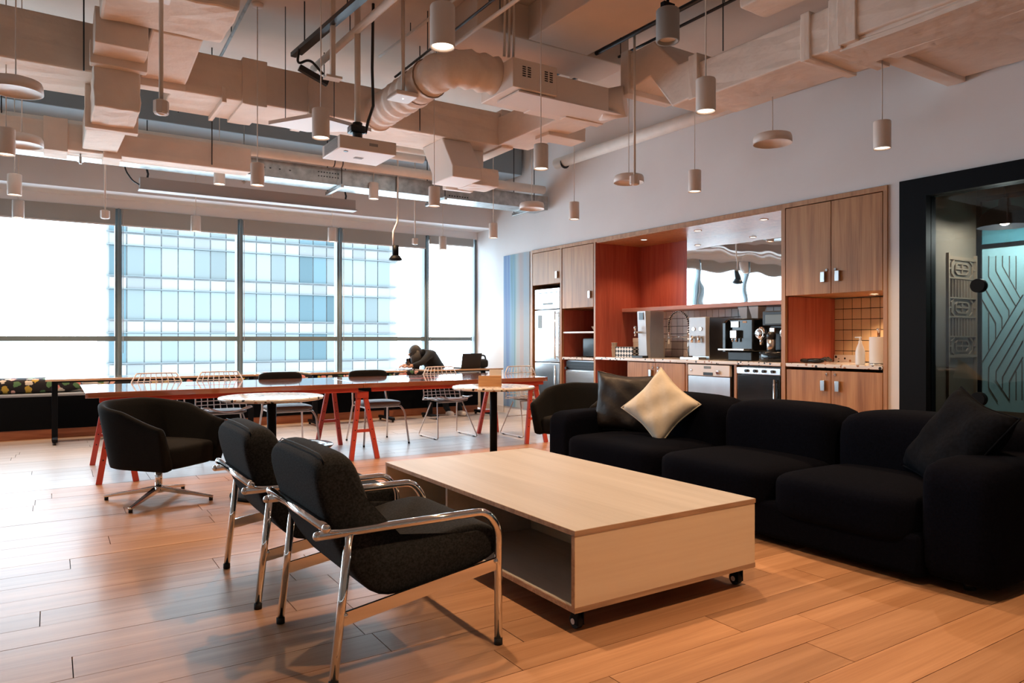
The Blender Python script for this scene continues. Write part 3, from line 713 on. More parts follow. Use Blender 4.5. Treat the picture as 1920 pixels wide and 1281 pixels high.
# bean-to-cup coffee machine
t = thing('coffee_machine', 'glossy black bean to cup coffee machine', 'coffee machine', (6.45, 5.36, .945))
obj('body', M().rbox(0, .48, -.20, .17, .10, .47, .02), 'black_gloss', t)
obj('base', M().rbox(.0, .46, -.18, .15, 0, .10, .01), 'black_plastic', t)
obj('side_fin', M().prism([(-.06, .10), (0, .10), (0, .46), (-.06, .42)], 1, .135, .17), 'black_gloss', t)
obj('spout', M().rbox(-.06, .0, -.02, .07, .25, .34, .006).cyl((-.04, 0, .21), (-.04, 0, .26), .012, n=8).cyl((-.04, .05, .21), (-.04, .05, .26), .012, n=8), 'chrome', t)
obj('display', M().rbox(-.012, .0, -.01, .1, .37, .44, .003), 'stainless_bright', t)
obj('drip_tray', M().rbox(-.12, .02, -.17, .19, .115, .135, .004), 'stainless_bright', t)
for y in (-.12, .03):
    h = obj('bean_hopper', M().loft([[(.17+sx*.07*s_, y+sy*.065*s_, z) for sx, sy in ((-1,-1),(1,-1),(1,1),(-1,1))] for z, s_ in ((.47, .62), (.50, .68), (.60, 1.0))], smooth=False), 'smoke_plastic', t)
    obj('hopper_lid', M().rbox(.10, .24, y-.067, y+.067, .60, .612, .003), 'black_plastic', h)
    obj('beans', M().box(.13, .21, y-.035, y+.035, .47, .53), 'lattice_wood', h)
obj('price_sticker', M().box(-.004, -.001, -.11, -.06, .42, .44), 'box_wood', t)
# espresso machine
t = thing('espresso_machine', 'black twin head capsule espresso machine with round tray', 'coffee machine', (6.42, 4.86, .945))
obj('tray', M().lathe([(.001, 0), (.20, 0), (.215, .02), (.215, .10), (.20, .11), (.001, .11)], .09, 0, n=36), 'black_gloss', t)
obj('column', M().rbox(.04, .30, -.10, .10, .11, .40, .02), 'black_plastic', t)
obj('head', M().rbox(.0, .36, -.13, .16, .38, .54, .012), 'dark_steel', t)
obj('head_band', M().rbox(-.005, .36, -.13, .12, .40, .50, .006), 'frame_teal', t)
for y in (-.155, .155):
    hd = obj('brew_head', M().sphere((-.02, y, .30), .062, 16, (.8, 1, 1.2)).cyl((-.02, y, .18), (-.02, y, .26), .018, n=10), 'chrome', t)
    obj('lever_ring', M().tube(arc((-.05, y, .30), .05, 0, 2*PI, 16, 'yz')[:-1], .007, 6, True), 'chrome', hd)
obj('spout', M().rbox(-.05, .04, -.03, .03, .30, .36, .005), 'chrome', t)
t = thing('thermos', 'black and copper thermos jug on the espresso machine tray', 'thermos', (6.36, 4.86, 1.055))
obj('body', M().lathe([(.001, 0), (.045, 0), (.045, .13), (.001, .13)]), 'stainless', t)
obj('lid', M().lathe([(.047, .13), (.047, .18), (.025, .21), (.001, .21)]).lathe([(.001, .13), (.047, .13)]), 'black_plastic', t)
# near niche items
t = thing('soap_bottle', 'white plastic pump bottle on the terrazzo counter', 'bottle', (6.40, 3.90, .945))
obj('bottle', M().lathe([(.001, 0), (.040, 0), (.042, .01), (.042, .12), (.032, .16), (.016, .20), (.014, .225), (.001, .225)]), 'white_plastic', t)
obj('pump', M().cyl((0, 0, .22), (0, 0, .255), .010, n=10).rbox(-.01, .01, -.012, .05, .25, .262, .003), 'white_plastic', t)
t = thing('paper_towel_roll', 'white paper towel roll on a steel stand', 'paper towel', (6.45, 3.75, .945))
obj('base', M().lathe([(.001, 0), (.085, 0), (.085, .012), (.001, .012)]), 'stainless', t)
obj('roll', M().lathe([(.022, .015), (.078, .015), (.080, .02), (.080, .255), (.078, .26), (.022, .26), (.022, .015)], n=32), 'paper', t)
obj('post', M().cyl((0, 0, .01), (0, 0, .32), .012, n=10).cyl((0, 0, .32), (0, 0, .34), .02, n=12), 'chrome', t)
obj('side_arm', M().tube(fillet([(.0, -.08, .012), (.0, -.10, .05), (.0, -.092, .20), (0, -.085, .24)], .03), .005, 8), 'chrome', t)
t = thing('work_gloves', 'pair of crumpled dark work gloves on the counter', 'gloves', (6.42, 4.40, .945))
g = M(); puff(g, -.06, .06, -.10, .06, .002, .05, 3); obj('glove', g, 'black_plastic', t)
g = M(); puff(g, -.05, .05, .02, .14, .002, .045, 3); obj('cuff', g, 'cushion_brown', t)
for k in range(4):
    obj('finger', M().tube([(-.03+k*.02, -.08, .035), (-.035+k*.025, -.13, .045+.01*(k % 2)), (-.035+k*.025, -.17, .03)], .012, 7), 'black_plastic', t)
t = thing('tile_upstand', 'low terrazzo upstand against the warm tiles', 'upstand', (KX-.06, 4.3, .945))
obj('board', M().rbox(-.01, .02, -.05, .26, 0, .075, .003), 'terrazzo', t)
# recessed downlights
def downlight(x, y, z, label, w=46, cone=2.0):
    t = thing('downlight', label, 'downlight', (x, y, z), group='recessed kitchen downlights')
    obj('rim', M().lathe([(.035, -.002), (.046, -.006), (.048, -.001), (.048, 0), (.035, 0)], n=20), 'led_rim', t)
    obj('lens', M().disc((0, 0, -.002), .036, 20, True), 'lamp_glow', t)
    l = bpy.data.lights.new('downlight_lamp', 'SPOT'); l.energy = w; l.color = WARM; l.spot_size = cone; l.spot_blend = .6; l.shadow_soft_size = .03
    o = bpy.data.objects.new('downlight_lamp', l); COL.objects.link(o); o.parent = t; o.location = (0, 0, -.02)
downlight(6.55, 6.98, 2.492, 'recessed downlight over the red panelled end of the coffee niche')
downlight(6.55, 6.05, 2.492, 'recessed downlight in the middle of the coffee niche ceiling')
downlight(6.55, 5.10, 2.492, 'recessed downlight over the espresso machine')
downlight(6.72, 3.95, 1.617, 'recessed downlight under the wall cabinet by the warm tiles', 48)

# ================================================================== FURNITURE
# ---- plywood coffee table on casters
t = thing('coffee_table', 'low birch plywood box table on casters with open side cubbies', 'coffee table', (2.295, 3.215, 0))
hx, hy = .545, .955
obj('table_top', M().rbox(-hx, hx, -hy, hy, .397, .42, .002, 1), 'birch', t)
obj('top_edge', M().box(-hx-.001, hx+.001, -hy-.001, hy+.001, .3985, .4185), 'ply_edge', t)
obj('end_panel', M().box(-hx+.002, hx-.002, -hy+.002, -hy+.022, .112, .397), 'birch_side', t)
obj('end_panel', M().box(-hx+.002, hx-.002, hy-.022, hy-.002, .112, .397), 'birch_side', t)
obj('bottom_board', M().box(-hx, hx, -hy, hy, .09, .112), 'ply_edge', t)
obj('panel_edge', M().box(-hx-.0005, -hx+.002, -hy+.0015, -hy+.022, .112, .397).box(-hx-.0005, -hx+.002, hy-.022, hy-.0015, .112, .397), 'ply_edge', t)
obj('bottom_lining', M().box(-hx+.003, hx-.003, -hy+.022, hy-.022, .112, .114), 'birch', t)
obj('centre_board', M().box(-.01, .01, -hy+.022, hy-.022, .114, .397), 'birch_side', t)
obj('cubby_divider', M().box(-hx+.004, -.01, .14, .16, .114, .397), 'birch', t)
obj('cubby_divider', M().box(.01, hx-.004, -.16, -.14, .114, .397), 'birch', t)
for sx in (-1, 1):
    for sy in (-1, 1):
        x, y = sx*(hx-.06), sy*(hy-.06)
        c = obj('caster', M().rbox(x-.03, x+.03, y-.03, y+.03, .084, .09, .002, 1).cyl((x, y, .06), (x, y, .085), .014, n=10).box(x-.018, x-.013, y-.022, y+.022, .02, .07).box(x+.013, x+.018, y-.022, y+.022, .02, .07), 'black_metal', t)
        obj('wheel', M().cyl((x-.012, y+.008, .03), (x+.012, y+.008, .03), .03, n=18), 'rubber', c)
        obj('hub', M().cyl((x-.02, y+.008, .03), (x+.02, y+.008, .03), .012, n=12), 'white_metal', c)

# ---- tubular armchairs (face +X)
def armchair(name, label):
    t = thing(name, label, 'armchair', group='chrome armchairs at the coffee table')
    W = .332; r = .0155
    for s in (-1, 1):
        y = s*W
        arm = [(-.055, y, .522), (.60, y, .522), (.655, y, .45), (.655, y, .02)]
        obj('arm_and_front_leg', M().tube(fillet(arm, .075, 7), r, 12), 'chrome', t)
        obj('rear_leg', M().tube([(.055, y, .512), (0, y, .02)], r, 12), 'chrome', t)
        obj('side_rail', M().bar((.028, y, .225), (.655, y, .315), .012, .045), 'chrome', t)
        for xx in (.655, 0): obj('foot_cap', M().cyl((xx, y, 0), (xx, y, .024), .017, n=12), 'rubber', t)
        obj('arm_end_cap', M().sphere((-.055, y, .522), .0165, 10), 'chrome', t)
        for p in ((.04, y, .24), (.64, y, .325)): obj('screw', M().sphere((p[0], p[1]+s*.008, p[2]), .009, 8), 'chrome', t)
    obj('back_crossbar', M().tube([(-.035, -W-.03, .552), (-.035, W+.03, .552)], r, 12).sphere((-.035, -W-.03, .552), .0165, 10).sphere((-.035, W+.03, .552), .0165, 10), 'chrome', t)
    obj('seat_crossbar', M().tube([(.30, -W, .252), (.30, W, .252)], .011, 8).tube([(.56, -W, .29), (.56, W, .29)], .011, 8), 'chrome', t)
    # upholstered shell: side profile (x,z) swept across the width with rounded ends
    prof = [(.005, .792), (-.045, .785), (-.082, .755), (-.085, .70), (-.062, .60), (-.028, .50), (.022, .40), (.085, .31), (.15, .262), (.22, .255), (.35, .268), (.50, .296), (.61, .325),
            (.648, .365), (.648, .42), (.615, .462), (.54, .475), (.42, .458), (.30, .428), (.225, .405), (.185, .41), (.165, .46), (.13, .56), (.095, .67), (.07, .745), (.045, .78)]
    cxp, czp = .2, .45
    def ring(y, k, topcut):
        out = []
        for (x, z) in prof:
            # shrink towards the profile's medial line
            if z > .42 and x < .2: mx, mz = .035+(.62-z)*.33, z - (.06 if z > .72 else 0)
            elif x < .2: mx, mz = .14, .34
            else: mx, mz = x, .365 + (x-.3)*.09
            nx, nz = mx+(x-mx)*k, mz+(z-mz)*k
            if nz > .60: nz = .60 + (nz-.60)*topcut
            out.append((nx+.03, y, nz))
        return out
    rings = []
    Wc = .312
    for yy, k, tc in ((-1.0, .55, .70), (-.99, .80, .78), (-.96, .94, .86), (-.90, .99, .93), (-.76, 1, .98), (-.45, 1, 1), (0, 1, 1), (.45, 1, 1), (.76, 1, .98), (.90, .99, .93), (.96, .94, .86), (.99, .80, .78), (1.0, .55, .70)):
        rings.append(ring(yy*Wc, k, tc))
    obj('upholstered_shell', M().loft(rings), 'charcoal_felt', t, subd=1)
    seam = [ring(yy*Wc, k, tc) for yy, k, tc in ((-.95, .955, .87), (-.76, 1.002, .98), (-.3, 1.004, 1), (.3, 1.004, 1), (.76, 1.002, .98), (.95, .955, .87))]
    obj('seam', M().tube([Vector(r_[1])+Vector((-.004, 0, .001)) for r_ in seam], .002, 6), 'rubber', t)
    return t
ac = armchair('tubular_armchair', 'charcoal felt armchair with chrome tube frame, nearest the camera')
ac.location = (.805, 2.70, 0)
dup(ac, (.765, 3.58, 0), 0, 'charcoal felt chrome armchair half hidden behind the nearest armchair')

# ---- tub swivel chairs (face -Y)
def tub(name, label, base=True):
    t = thing(name, label, 'tub chair', group='black tub chairs')
    def path(s, k):
        """plan of the wall: s 0..1 from one arm front round the back to the other; k = scale with height"""
        w, dB, dF = .365, .36, .34
        L1 = .30
        if s < L1: q = s/L1; x = -w; y = -dF + q*(dF+.02)
        elif s > 1-L1: q = (1-s)/L1; x = w; y = -dF + q*(dF+.02)
        else:
            a = PI - PI*(s-L1)/(1-2*L1); e = .8
            ca, sa = math.cos(a), math.sin(a)
            x = w*math.copysign(abs(ca)**e, ca); y = .02 + (dB-.02)*abs(sa)**e
        return Vector((x*k, y*(k*.9+.1) if y > 0 else y*(.86+.14*k), 0))
    rings = []; N = 44; th = .055
    for i in range(N+1):
        s = i/N; ks = [(.275, .80), (.40, .87), (.55, .94)]
        u = abs(2*s-1); up = 1-u
        q_ = min(1, up/.9); zt = .57 + .17*(.55*q_+.45*(0.5-0.5*math.cos(PI*q_)))
        d = path(min(1, s+.01), 1)-path(max(0, s-.01), 1); nrm = Vector((-d.y, d.x, 0)).normalized()   # outward? fixed below
        c0 = path(s, 1); 
        if nrm.dot(c0 - Vector((0, -.05, 0))) < 0: nrm = -nrm
        kt = .80+.20*(zt-.27)/.45
        out = [path(s, .78) + Vector((0, 0, .262)), path(s, .805) + Vector((0, 0, .275)), path(s, .80+.2*(.42-.27)/.45) + Vector((0, 0, .42)), path(s, kt*.99) + Vector((0, 0, zt-.05)), path(s, kt) + Vector((0, 0, zt-.015))]
        top = [path(s, kt) - nrm*.018 + Vector((0, 0, zt)), path(s, kt) - nrm*.04 + Vector((0, 0, zt-.003))]
        inn = [path(s, kt) - nrm*.058 + Vector((0, 0, zt-.022)), path(s, .9) - nrm*.075 + Vector((0, 0, .45)), path(s, .80) - nrm*.09 + Vector((0, 0, .30)), path(s, .70) - nrm*.06 + Vector((0, 0, .262))]
        rings.append(out+top+inn)
    obj('wrapped_back', M().loft(rings), 'tub_fabric', t, subd=1)
    g = M(); puff(g, -.25, .25, -.325, .25, .262, .435, 7, 14, .012); obj('seat_cushion', g, 'tub_fabric', t)
    obj('underside', M().lathe([(.001, .255), (.20, .255), (.24, .27), (.001, .27)]), 'black_plastic', t)
    obj('column', M().cyl((0, 0, .07), (0, 0, .258), .026, n=16).cyl((0, 0, .06), (0, 0, .085), .036, n=16), 'chrome', t)
    for k in range(4):
        a = R(17) + k*PI/2; c, s_ = math.cos(a), math.sin(a)
        obj('base_arm', M().bar((c*.02, s_*.02, .088), (c*.40, s_*.40, .028), .048, .034, w1=.026, h1=.016), 'chrome', t, bevel=.005)
        obj('glide', M().cyl((c*.385, s_*.385, 0), (c*.385, s_*.385, .022), .014, n=10), 'rubber', t)
    return t
tb = tub('tub_chair', 'black tub swivel chair with chrome star base by the trestle table end')
tb.location = (.668, 5.84, 0); tb.rotation_euler[2] = R(40)
dup(tb, (4.36, 5.62, 0), R(-62), 'black tub chair partly hidden behind the far sofa arm')

# ---- sofa (faces -X)
t = thing('modular_sofa', 'long black navy fabric three seat sofa', 'sofa', (3.98, 3.28, 0), world=True)
S0, S1 = 1.53, 4.90
g = M().rbox(3.58, 4.48, S0+.05, S1-.05, .03, .22, .04, 3); obj('base', g, 'sofa_fabric', t)
yb = [S0+.30, 2.67, 3.58, S1-.28]
for i in range(3):
    g = M(); puff(g, 3.44, 4.22, yb[i]+.004, yb[i+1]-.004, .17, .425, 7, 16, .02); obj('seat_cushion', g, 'sofa_fabric', t)
yc = [S0+.1, 2.66, 3.55, S1-.05]
for i in range(3):
    g = M(); puff(g, 4.06, 4.50, yc[i]+.004, yc[i+1]-.004, .18, .745, 6, 16, .015); obj('back_cushion', g, 'sofa_fabric', t)
g = M(); puff(g, 3.48, 4.50, S0-.03, S0+.31, .04, .605, 9, 16, .01); obj('arm', g, 'sofa_fabric', t)
g = M(); puff(g, 3.50, 4.50, S1-.29, S1, .04, .585, 9, 16, .01); obj('arm', g, 'sofa_fabric', t)
obj('front_skirt', M().rbox(3.47, 3.62, S0+.28, S1-.26, .04, .25, .03, 3), 'sofa_fabric', t)
for x in (3.65, 4.4):
    for y in (S0+.15, 3.2, S1-.15): obj('foot', M().cyl((x, y, 0), (x, y, .045), .025, n=12), 'black_plastic', t)
# ---- scatter cushions
def cushion(name, label, mat, w, h, th, loc, rx, ry, rz, seed, piping=None, bow=0):
    t = thing(name, label, 'cushion', loc, group='sofa cushions')
    g, rim = pillow_mesh(w, h, th, 18, seed)
    mtx = Matrix.Rotation(rz, 3, 'Z') @ Matrix.Rotation(rx, 3, 'X') @ Matrix.Rotation(ry, 3, 'Y')
    g.v = [tuple(mtx @ Vector(p)) for p in g.v]
    obj('cover', g, mat, t)
    obj('piping', M().tube([mtx @ Vector(p) for p in rim], .005, 6, True), piping or mat, t)
    return t
cushion('dark_cushion', 'dark brown leather cushion behind the cream cushion', 'cushion_brown', .54, .50, .17, (3.98, 4.47, .655), R(-10), R(3), R(-62), 3, 'black_plastic')
cushion('cream_cushion', 'pale cream square cushion balanced on its corner', 'cushion_cream', .44, .44, .15, (3.92, 4.0, .672), R(-20), R(40), R(-62), 5)
cushion('navy_cushion', 'dark slate blue cushion leaning in the near sofa corner', 'cushion_navy', .56, .54, .18, (3.98, 1.90, .635), R(-30), R(14), R(-122), 9)

# ---- long trestle table
TY0, TY1 = 6.72, 7.96
for nm, lab, a, b_ in (('trestle_tabletop', 'glossy reddish wood tabletop of the long trestle table, end near the tub chair', .235, 2.585), ('trestle_tabletop', 'glossy reddish wood tabletop of the long trestle table, end near the fridge', 2.588, 4.81)):
    t = thing(nm, lab, 'tabletop', ((a+b_)/2, 7.27, .70), group='trestle tabletops', world=True)
    obj('board', M().rbox(a, b_, TY0, TY1, .705, .75, .003), 'table_wood', t)
    [obj('apron', M().box(a+.10, b_-.04, yy, yy+.025, .664, .705), 'coral', t) for yy in (TY0+.03, TY1-.055)]
    obj('cable_flap', M().box((a+b_)/2-.35, (a+b_)/2+.15, 7.28, 7.30, .749, .7512), 'coral', t)
def trestle(name, label):
    t = thing(name, label, 'trestle', group='coral trestles')
    obj('top_beam', M().box(-.045, .045, -.46, .46, .645, .664), 'coral', t)
    for s in (-1, 1):
        for q in (-1, 1):
            l = obj('leg', M().bar((q*.03, s*.47, .645), (q*.135, s*.54, 0), .045, .03, up=(0, 1, 0)), 'coral', t)
            g = M()
            for k in range(4):
                f = .25+.15*k; g.cyl((q*(.03+.105*f)+.0, s*(.47+.07*f)-.017, .645*(1-f)), (q*(.03+.105*f), s*(.47+.07*f)+.017, .645*(1-f)), .006, n=8)
            obj('peg', g, 'black_plastic', l)
        obj('cap_block', M().box(-.06, .06, s*.47-.03, s*.47+.03, .60, .664), 'coral', t)
        obj('tie_bar', M().bar((-.09, s*.505, .28), (.09, s*.505, .28), .02, .03), 'coral', t)
    return t
tr = trestle('trestle', 'coral A frame trestle beside the tub swivel chair'); tr.location = (.465, 7.27, 0)
dup(tr, (2.60, 7.27, 0), 0, 'coral A frame trestle under the joint of the two tabletops')
dup(tr, (4.66, 7.27, 0), 0, 'coral A frame trestle nearest the fridge')

# ---- wire chairs (face -Y)
def wire_chair(name, label):
    t = thing(name, label, 'wire chair', group='white wire chairs')
    pr = [(-.235, .455), (-.20, .452), (-.12, .437), (0, .425), (.10, .425), (.165, .445), (.20, .50), (.225, .58), (.245, .67), (.262, .76), (.27, .84)]
    hw = [.19, .225, .25, .262, .262, .258, .25, .245, .24, .225, .18]
    def pt(i, q):
        y, z = pr[i]; x = q*hw[i]; dip = .05*(q*q) if z < .5 and y < .15 else 0
        wrap = -.05*q*q if i > 5 else 0
        return (x, y+wrap, z+dip)
    N = len(pr)
    for a in range(9):
        q = -1+2*a/8
        obj('wire', M().tube([pt(i, q) for i in range(N)], .0046 if abs(q) < 1 else .007, 5), 'white_metal', t)
    for i in range(N):
        sub = [pt(i, -1+2*k/8) for k in range(9)]
        obj('wire', M().tube(sub, .0046 if 0 < i < N-1 else .007, 5), 'white_metal', t)
    for k in range(1, 4):
        i = 5+k
        mid = [tuple((Vector(pt(i, -1+2*q/8))+Vector(pt(i+1, -1+2*q/8)))/2) for q in range(9)]
        obj('wire', M().tube(mid, .0046, 5), 'white_metal', t)
    g = M(); puff(g, -.20, .20, -.215, .15, .432, .468, 4, 12); obj('seat_pad', g, 'seat_pad_grey', t)
    for s in (-1, 1):
        x = s*.265
        obj('sled_leg', M().tube(fillet([(s*.17, -.05, .425), (x, -.26, .012), (x, .27, .012), (s*.18, .10, .41)], .03, 4), .0075, 8), 'pale_tube', t)
        [obj('glide', M().rbox(x-.012, x+.012, yy-.02, yy+.02, 0, .014, .003), 'black_plastic', t) for yy in (-.18, .18)]
    obj('crossbar', M().tube([(-.215, .19, .22), (.215, .19, .22)], .0065, 6).tube([(-.17, -.05, .42), (.17, -.05, .42)], .006, 6), 'pale_tube', t)
    return t
wc = wire_chair('wire_chair', 'white wire mesh chair whose back shows behind the tub swivel chair'); wc.location = (.90, 7.80, 0)
dup(wc, (1.50, 7.80, 0), 0, 'white wire mesh chair left of the terrazzo bistro table with the low black table')
dup(wc, (4.08, 7.79, 0), 0, 'white wire mesh chair below the crouching person')
dup(wc, (5.02, 7.40, 0), 0, 'white wire mesh chair nearest the fridge at the end of the trestle table')
# ---- padded side chairs (face -Y)
def side_chair(name, label):
    t = thing(name, label, 'chair', group='black padded chairs')
    g = M(); puff(g, -.235, .235, -.035, .035, -.085, .085, 5, 12); g.rot(R(-10), 'X'); g.mv((0, .27, .735)); obj('backrest', g, 'tub_fabric', t)
    g = M(); puff(g, -.235, .235, -.235, .20, .425, .485, 4, 12); obj('seat', g, 'seat_pad_grey', t)
    for s in (-1, 1):
        x = s*.21
        obj('front_leg', M().tube(fillet([(x, .12, .425), (x, -.20, .42), (x*1.12, -.25, .36), (x*1.28, -.29, .015)], .05, 5), .0105, 8), 'pale_tube', t)
        obj('rear_leg', M().tube([(x*1.2, .30, .015), (x*1.02, .20, .43), (x*.9, .285, .74)], .0105, 8), 'pale_tube', t)
        obj('foot_cap', M().cyl((x*1.28, -.29, 0), (x*1.28, -.29, .02), .012, n=8).cyl((x*1.2, .30, 0), (x*1.2, .30, .02), .012, n=8), 'rubber', t)
    obj('seat_rail', M().tube([(-.214, .19, .42), (.214, .19, .42)], .009, 6).tube([(-.21, -.15, .418), (.21, -.15, .418)], .009, 6), 'pale_tube', t)
    return t
sd = side_chair('padded_chair', 'black padded chair behind the bistro table near the tub swivel chair'); sd.location = (2.14, 7.79, 0)
dup(sd, (3.16, 7.79, 0), 0, 'black padded chair beside the middle coral trestle')

# ---- terrazzo bistro tables
def bistro(name, label):
    t = thing(name, label, 'table', group='terrazzo bistro tables')
    obj('table_top', M().lathe([(.001, .722), (.365, .722), (.38, .727), (.385, .737), (.38, .748), (.37, .75), (.001, .75)], n=48), 'terrazzo', t)
    obj('column', M().cyl((0, 0, .02), (0, 0, .722), .034, n=18), 'black_metal', t)
    obj('base', M().lathe([(.001, 0), (.295, 0), (.30, .006), (.30, .018), (.28, .026), (.04, .032), (.001, .032)], n=40), 'black_metal', t)
    return t
bt = bistro('bistro_table', 'round terrazzo table on a black pedestal behind the armchairs'); bt.location = (1.42, 5.60, 0)
dup(bt, (3.45, 5.68, 0), 0, 'round terrazzo table with the wooden box, on a black pedestal')
t = thing('side_table', 'low black glossy round side table behind the armchairs', 'side table', (1.40, 4.93, 0))
obj('table_top', M().lathe([(.001, .435), (.24, .435), (.252, .445), (.262, .458), (.258, .463), (.19, .463), (.18, .458), (.001, .458)], n=44), 'black_gloss', t)
obj('column', M().cyl((0, 0, .02), (0, 0, .435), .03, n=16), 'black_metal', t)
obj('base', M().lathe([(.001, 0), (.19, 0), (.19, .014), (.04, .024), (.001, .024)], n=36), 'black_metal', t)
t = thing('wooden_box', 'small light wood box on the round terrazzo table', 'box', (3.40, 5.66, .75), R(-33))
obj('front', M().rbox(-.105, .105, -.045, -.03, 0, .10, .002, 1), 'box_wood', t)
obj('walls', M().box(-.105, -.093, -.03, .06, 0, .095).box(.093, .105, -.03, .06, 0, .095).box(-.093, .093, .05, .06, 0, .095).box(-.093, .093, -.03, .05, 0, .01), 'box_wood', t)
t = thing('card_holder', 'clear acrylic card holder standing in front of the trestle table end', 'card holder', (3.52, 5.76, .75), R(-33))
obj('sheet', M().rbox(-.06, .06, 0, .006, .004, .155, .002, 1), 'clear_acrylic', t)
obj('foot', M().rbox(-.06, .06, -.03, .04, 0, .005, .002, 1), 'clear_acrylic', t)
obj('card', M().box(-.055, .055, -.002, -.0005, .02, .15), 'paper', t)

# ---- window bench
t = thing('window_bench', 'long black window bench with wooden plinth', 'bench', (0, 10.5, 0), world=True)
obj('seat_box', M().box(-7+.01, WX-.35, 10.205, WY-.03, .11, .50), 'bench_black', t)
obj('plinth', M().box(-7+.01, WX-.35, 10.215, WY-.03, 0, .11), 'skirt_wood', t)
obj('seat_pad', M().rbox(-7+.02, WX-.36, 10.20, WY-.16, .50, .53, .008), 'bench_pad', t)
lab = ['dark floral back cushion with big pink blooms, cut by the photo edge', 'white floral cushion peeking past the trestle table corner', 'floral cushion behind the first wire chair back', 'floral cushion behind the second wire chair back', 'floral cushion behind the black padded chair near the bistro table', 'floral cushion between the two bench tables', 'floral cushion right below the sitting person', 'floral cushion under the laptop table']
xs = [-1.6, .33, .62, 1.35, 2.1, 2.9, 3.75, 4.55, 5.4]
for i in range(8):
    t = thing('floral_cushion', lab[i], 'cushion', ((xs[i]+xs[i+1])/2, 10.5, .53), group='floral bench cushions', world=True)
    g = M(); puff(g, xs[i]+.008, xs[i+1]-.008, 10.37+.03*(i == 1), 10.72, .531, .70, 5, 12, .012); obj('cover', g, 'floral_light' if i == 1 else 'floral_dark', t)
# ---- narrow tables in front of the bench
def bench_table(label, a, b_, y0, y1, legs):
    t = thing('bench_table', label, 'table', ((a+b_)/2, (y0+y1)/2, 0), group='narrow tables at the window bench', world=True)
    obj('table_top', M().rbox(a, b_, y0, y1, .715, .74, .003), 'table_oak', t)
    for x in legs:
        l = part_of(obj('t_leg', M().rbox(x-.03, x+.03, (y0+y1)/2-.03, (y0+y1)/2+.03, .06, .715, .004, 1).rbox(x-.028, x+.028, y0+.03, y1-.03, .03, .07, .01, 2), 'black_metal', t))
        obj('wheel', M().cyl((x-.012, y0+.05, .016), (x+.012, y0+.05, .016), .016, n=10).cyl((x-.012, y1-.05, .016), (x+.012, y1-.05, .016), .016, n=10), 'rubber', l)
    obj('under_rail', M().box(a+.1, b_-.1, (y0+y1)/2-.02, (y0+y1)/2+.02, .685, .715), 'black_metal', t)
bench_table('narrow oak bench table with a black leg, ending left of the trestle table', -.05, 2.36, 9.44, 10.02, [.04, 2.2])
bench_table('narrow oak bench table behind the middle coral trestle', 2.90, 4.3, 9.46, 10.02, [3.05, 4.1])
bench_table('narrow oak bench table under the laptop', 4.62, 5.9, 9.42, 9.98, [4.78, 5.7])
# laptop, bag
t = thing('laptop', 'open black laptop on the bench table by the window', 'laptop', (5.42, 9.62, .74), R(0))
obj('base', M().rbox(-.17, .17, -.02, .22, 0, .016, .004, 1), 'black_plastic', t)
obj('screen', M().rbox(-.17, .17, -.008, .0, 0, .225, .003, 1).rot(R(14), 'X', (0, 0, .01)).mv((0, -.02, .012)), 'black_plastic', t)
t = thing('shoulder_bag', 'small black bag slumped beside the laptop', 'bag', (5.66, 9.66, .74))
g = M(); puff(g, -.07, .08, -.09, .09, 0, .14, 3.2, 12); obj('body', g, 'dark_clothes', t)
obj('strap', M().tube(fillet([(-.05, 0, .10), (-.02, 0, .20), (.05, .0, .19), (.07, 0, .08)], .05, 5), .012, 7), 'dark_clothes', t)
t = thing('drinking_glass', 'clear drinking glass held by the person at the window', 'glass', (4.50, 9.86, .80))
obj('bowl', M().lathe([(.001, 0), (.03, 0), (.036, .10), (.034, .10), (.028, .005), (.001, .005)], n=18), 'clear_acrylic', t)
# magazine on a wire chair
tag(obj('magazine', M().rbox(3.96, 4.20, 7.50, 7.70, .470, .478, .002, 1), 'paper'), 'open white magazine on the wire chair below the person', 'magazine')

# ---- person bent over the bench table by the window
def skin_body(name, pts, edges, rad, mat, parent, sub=2, root=0):
    me = bpy.data.meshes.new(name); me.from_pydata(pts, edges, []); me.update()
    o = bpy.data.objects.new(name, me); COL.objects.link(o); o.parent = parent
    me.materials.append(MATS[mat])
    md = o.modifiers.new('skin', 'SKIN'); md.use_smooth_shade = True
    for i, r_ in enumerate(rad):
        sv = me.skin_vertices[0].data[i]; sv.radius = (r_, r_) if not isinstance(r_, tuple) else r_
        sv.use_root = (i == root)
    s = o.modifiers.new('sub', 'SUBSURF'); s.levels = sub; s.render_levels = sub
    return o
t = thing('person', 'person in dark clothes with long hair, bent over the bench table by the window', 'person', (5.12, 10.30, .53))
# local coordinates, pelvis on the bench at the origin; leaning towards -X and the table
P_ = [(.10, .0, .11), (.02, -.06, .22), (-.12, -.14, .36), (-.24, -.20, .45), (-.33, -.25, .455), (-.41, -.29, .43),     # pelvis .. head base
      (-.22, -.36, .43), (-.42, -.48, .30), (-.56, -.44, .255),           # near arm: shoulder, elbow, wrist
      (-.27, -.04, .42), (-.46, -.06, .28), (-.58, -.30, .255),           # far arm
      (.13, -.09, .09), (.30, -.42, .06), (.27, -.36, -.38), (.24, -.50, -.46),     # near leg
      (.04, .06, .09), (.02, -.36, .07), (.06, -.34, -.40), (.05, -.47, -.47)]
E_ = [(0,1),(1,2),(2,3),(3,4),(4,5),(3,6),(6,7),(7,8),(3,9),(9,10),(10,11),(0,12),(12,13),(13,14),(14,15),(0,16),(16,17),(17,18),(18,19)]
R_ = [.14, .135, .145, .125, .055, .06, .065, .048, .033, .065, .048, .033, .10, .075, .05, .04, .10, .075, .05, .04]
skin_body('body', P_, E_, R_, 'dark_clothes', t)
HDROP = .08
def dr_(g): return g.mv((-.01, 0, -HDROP))
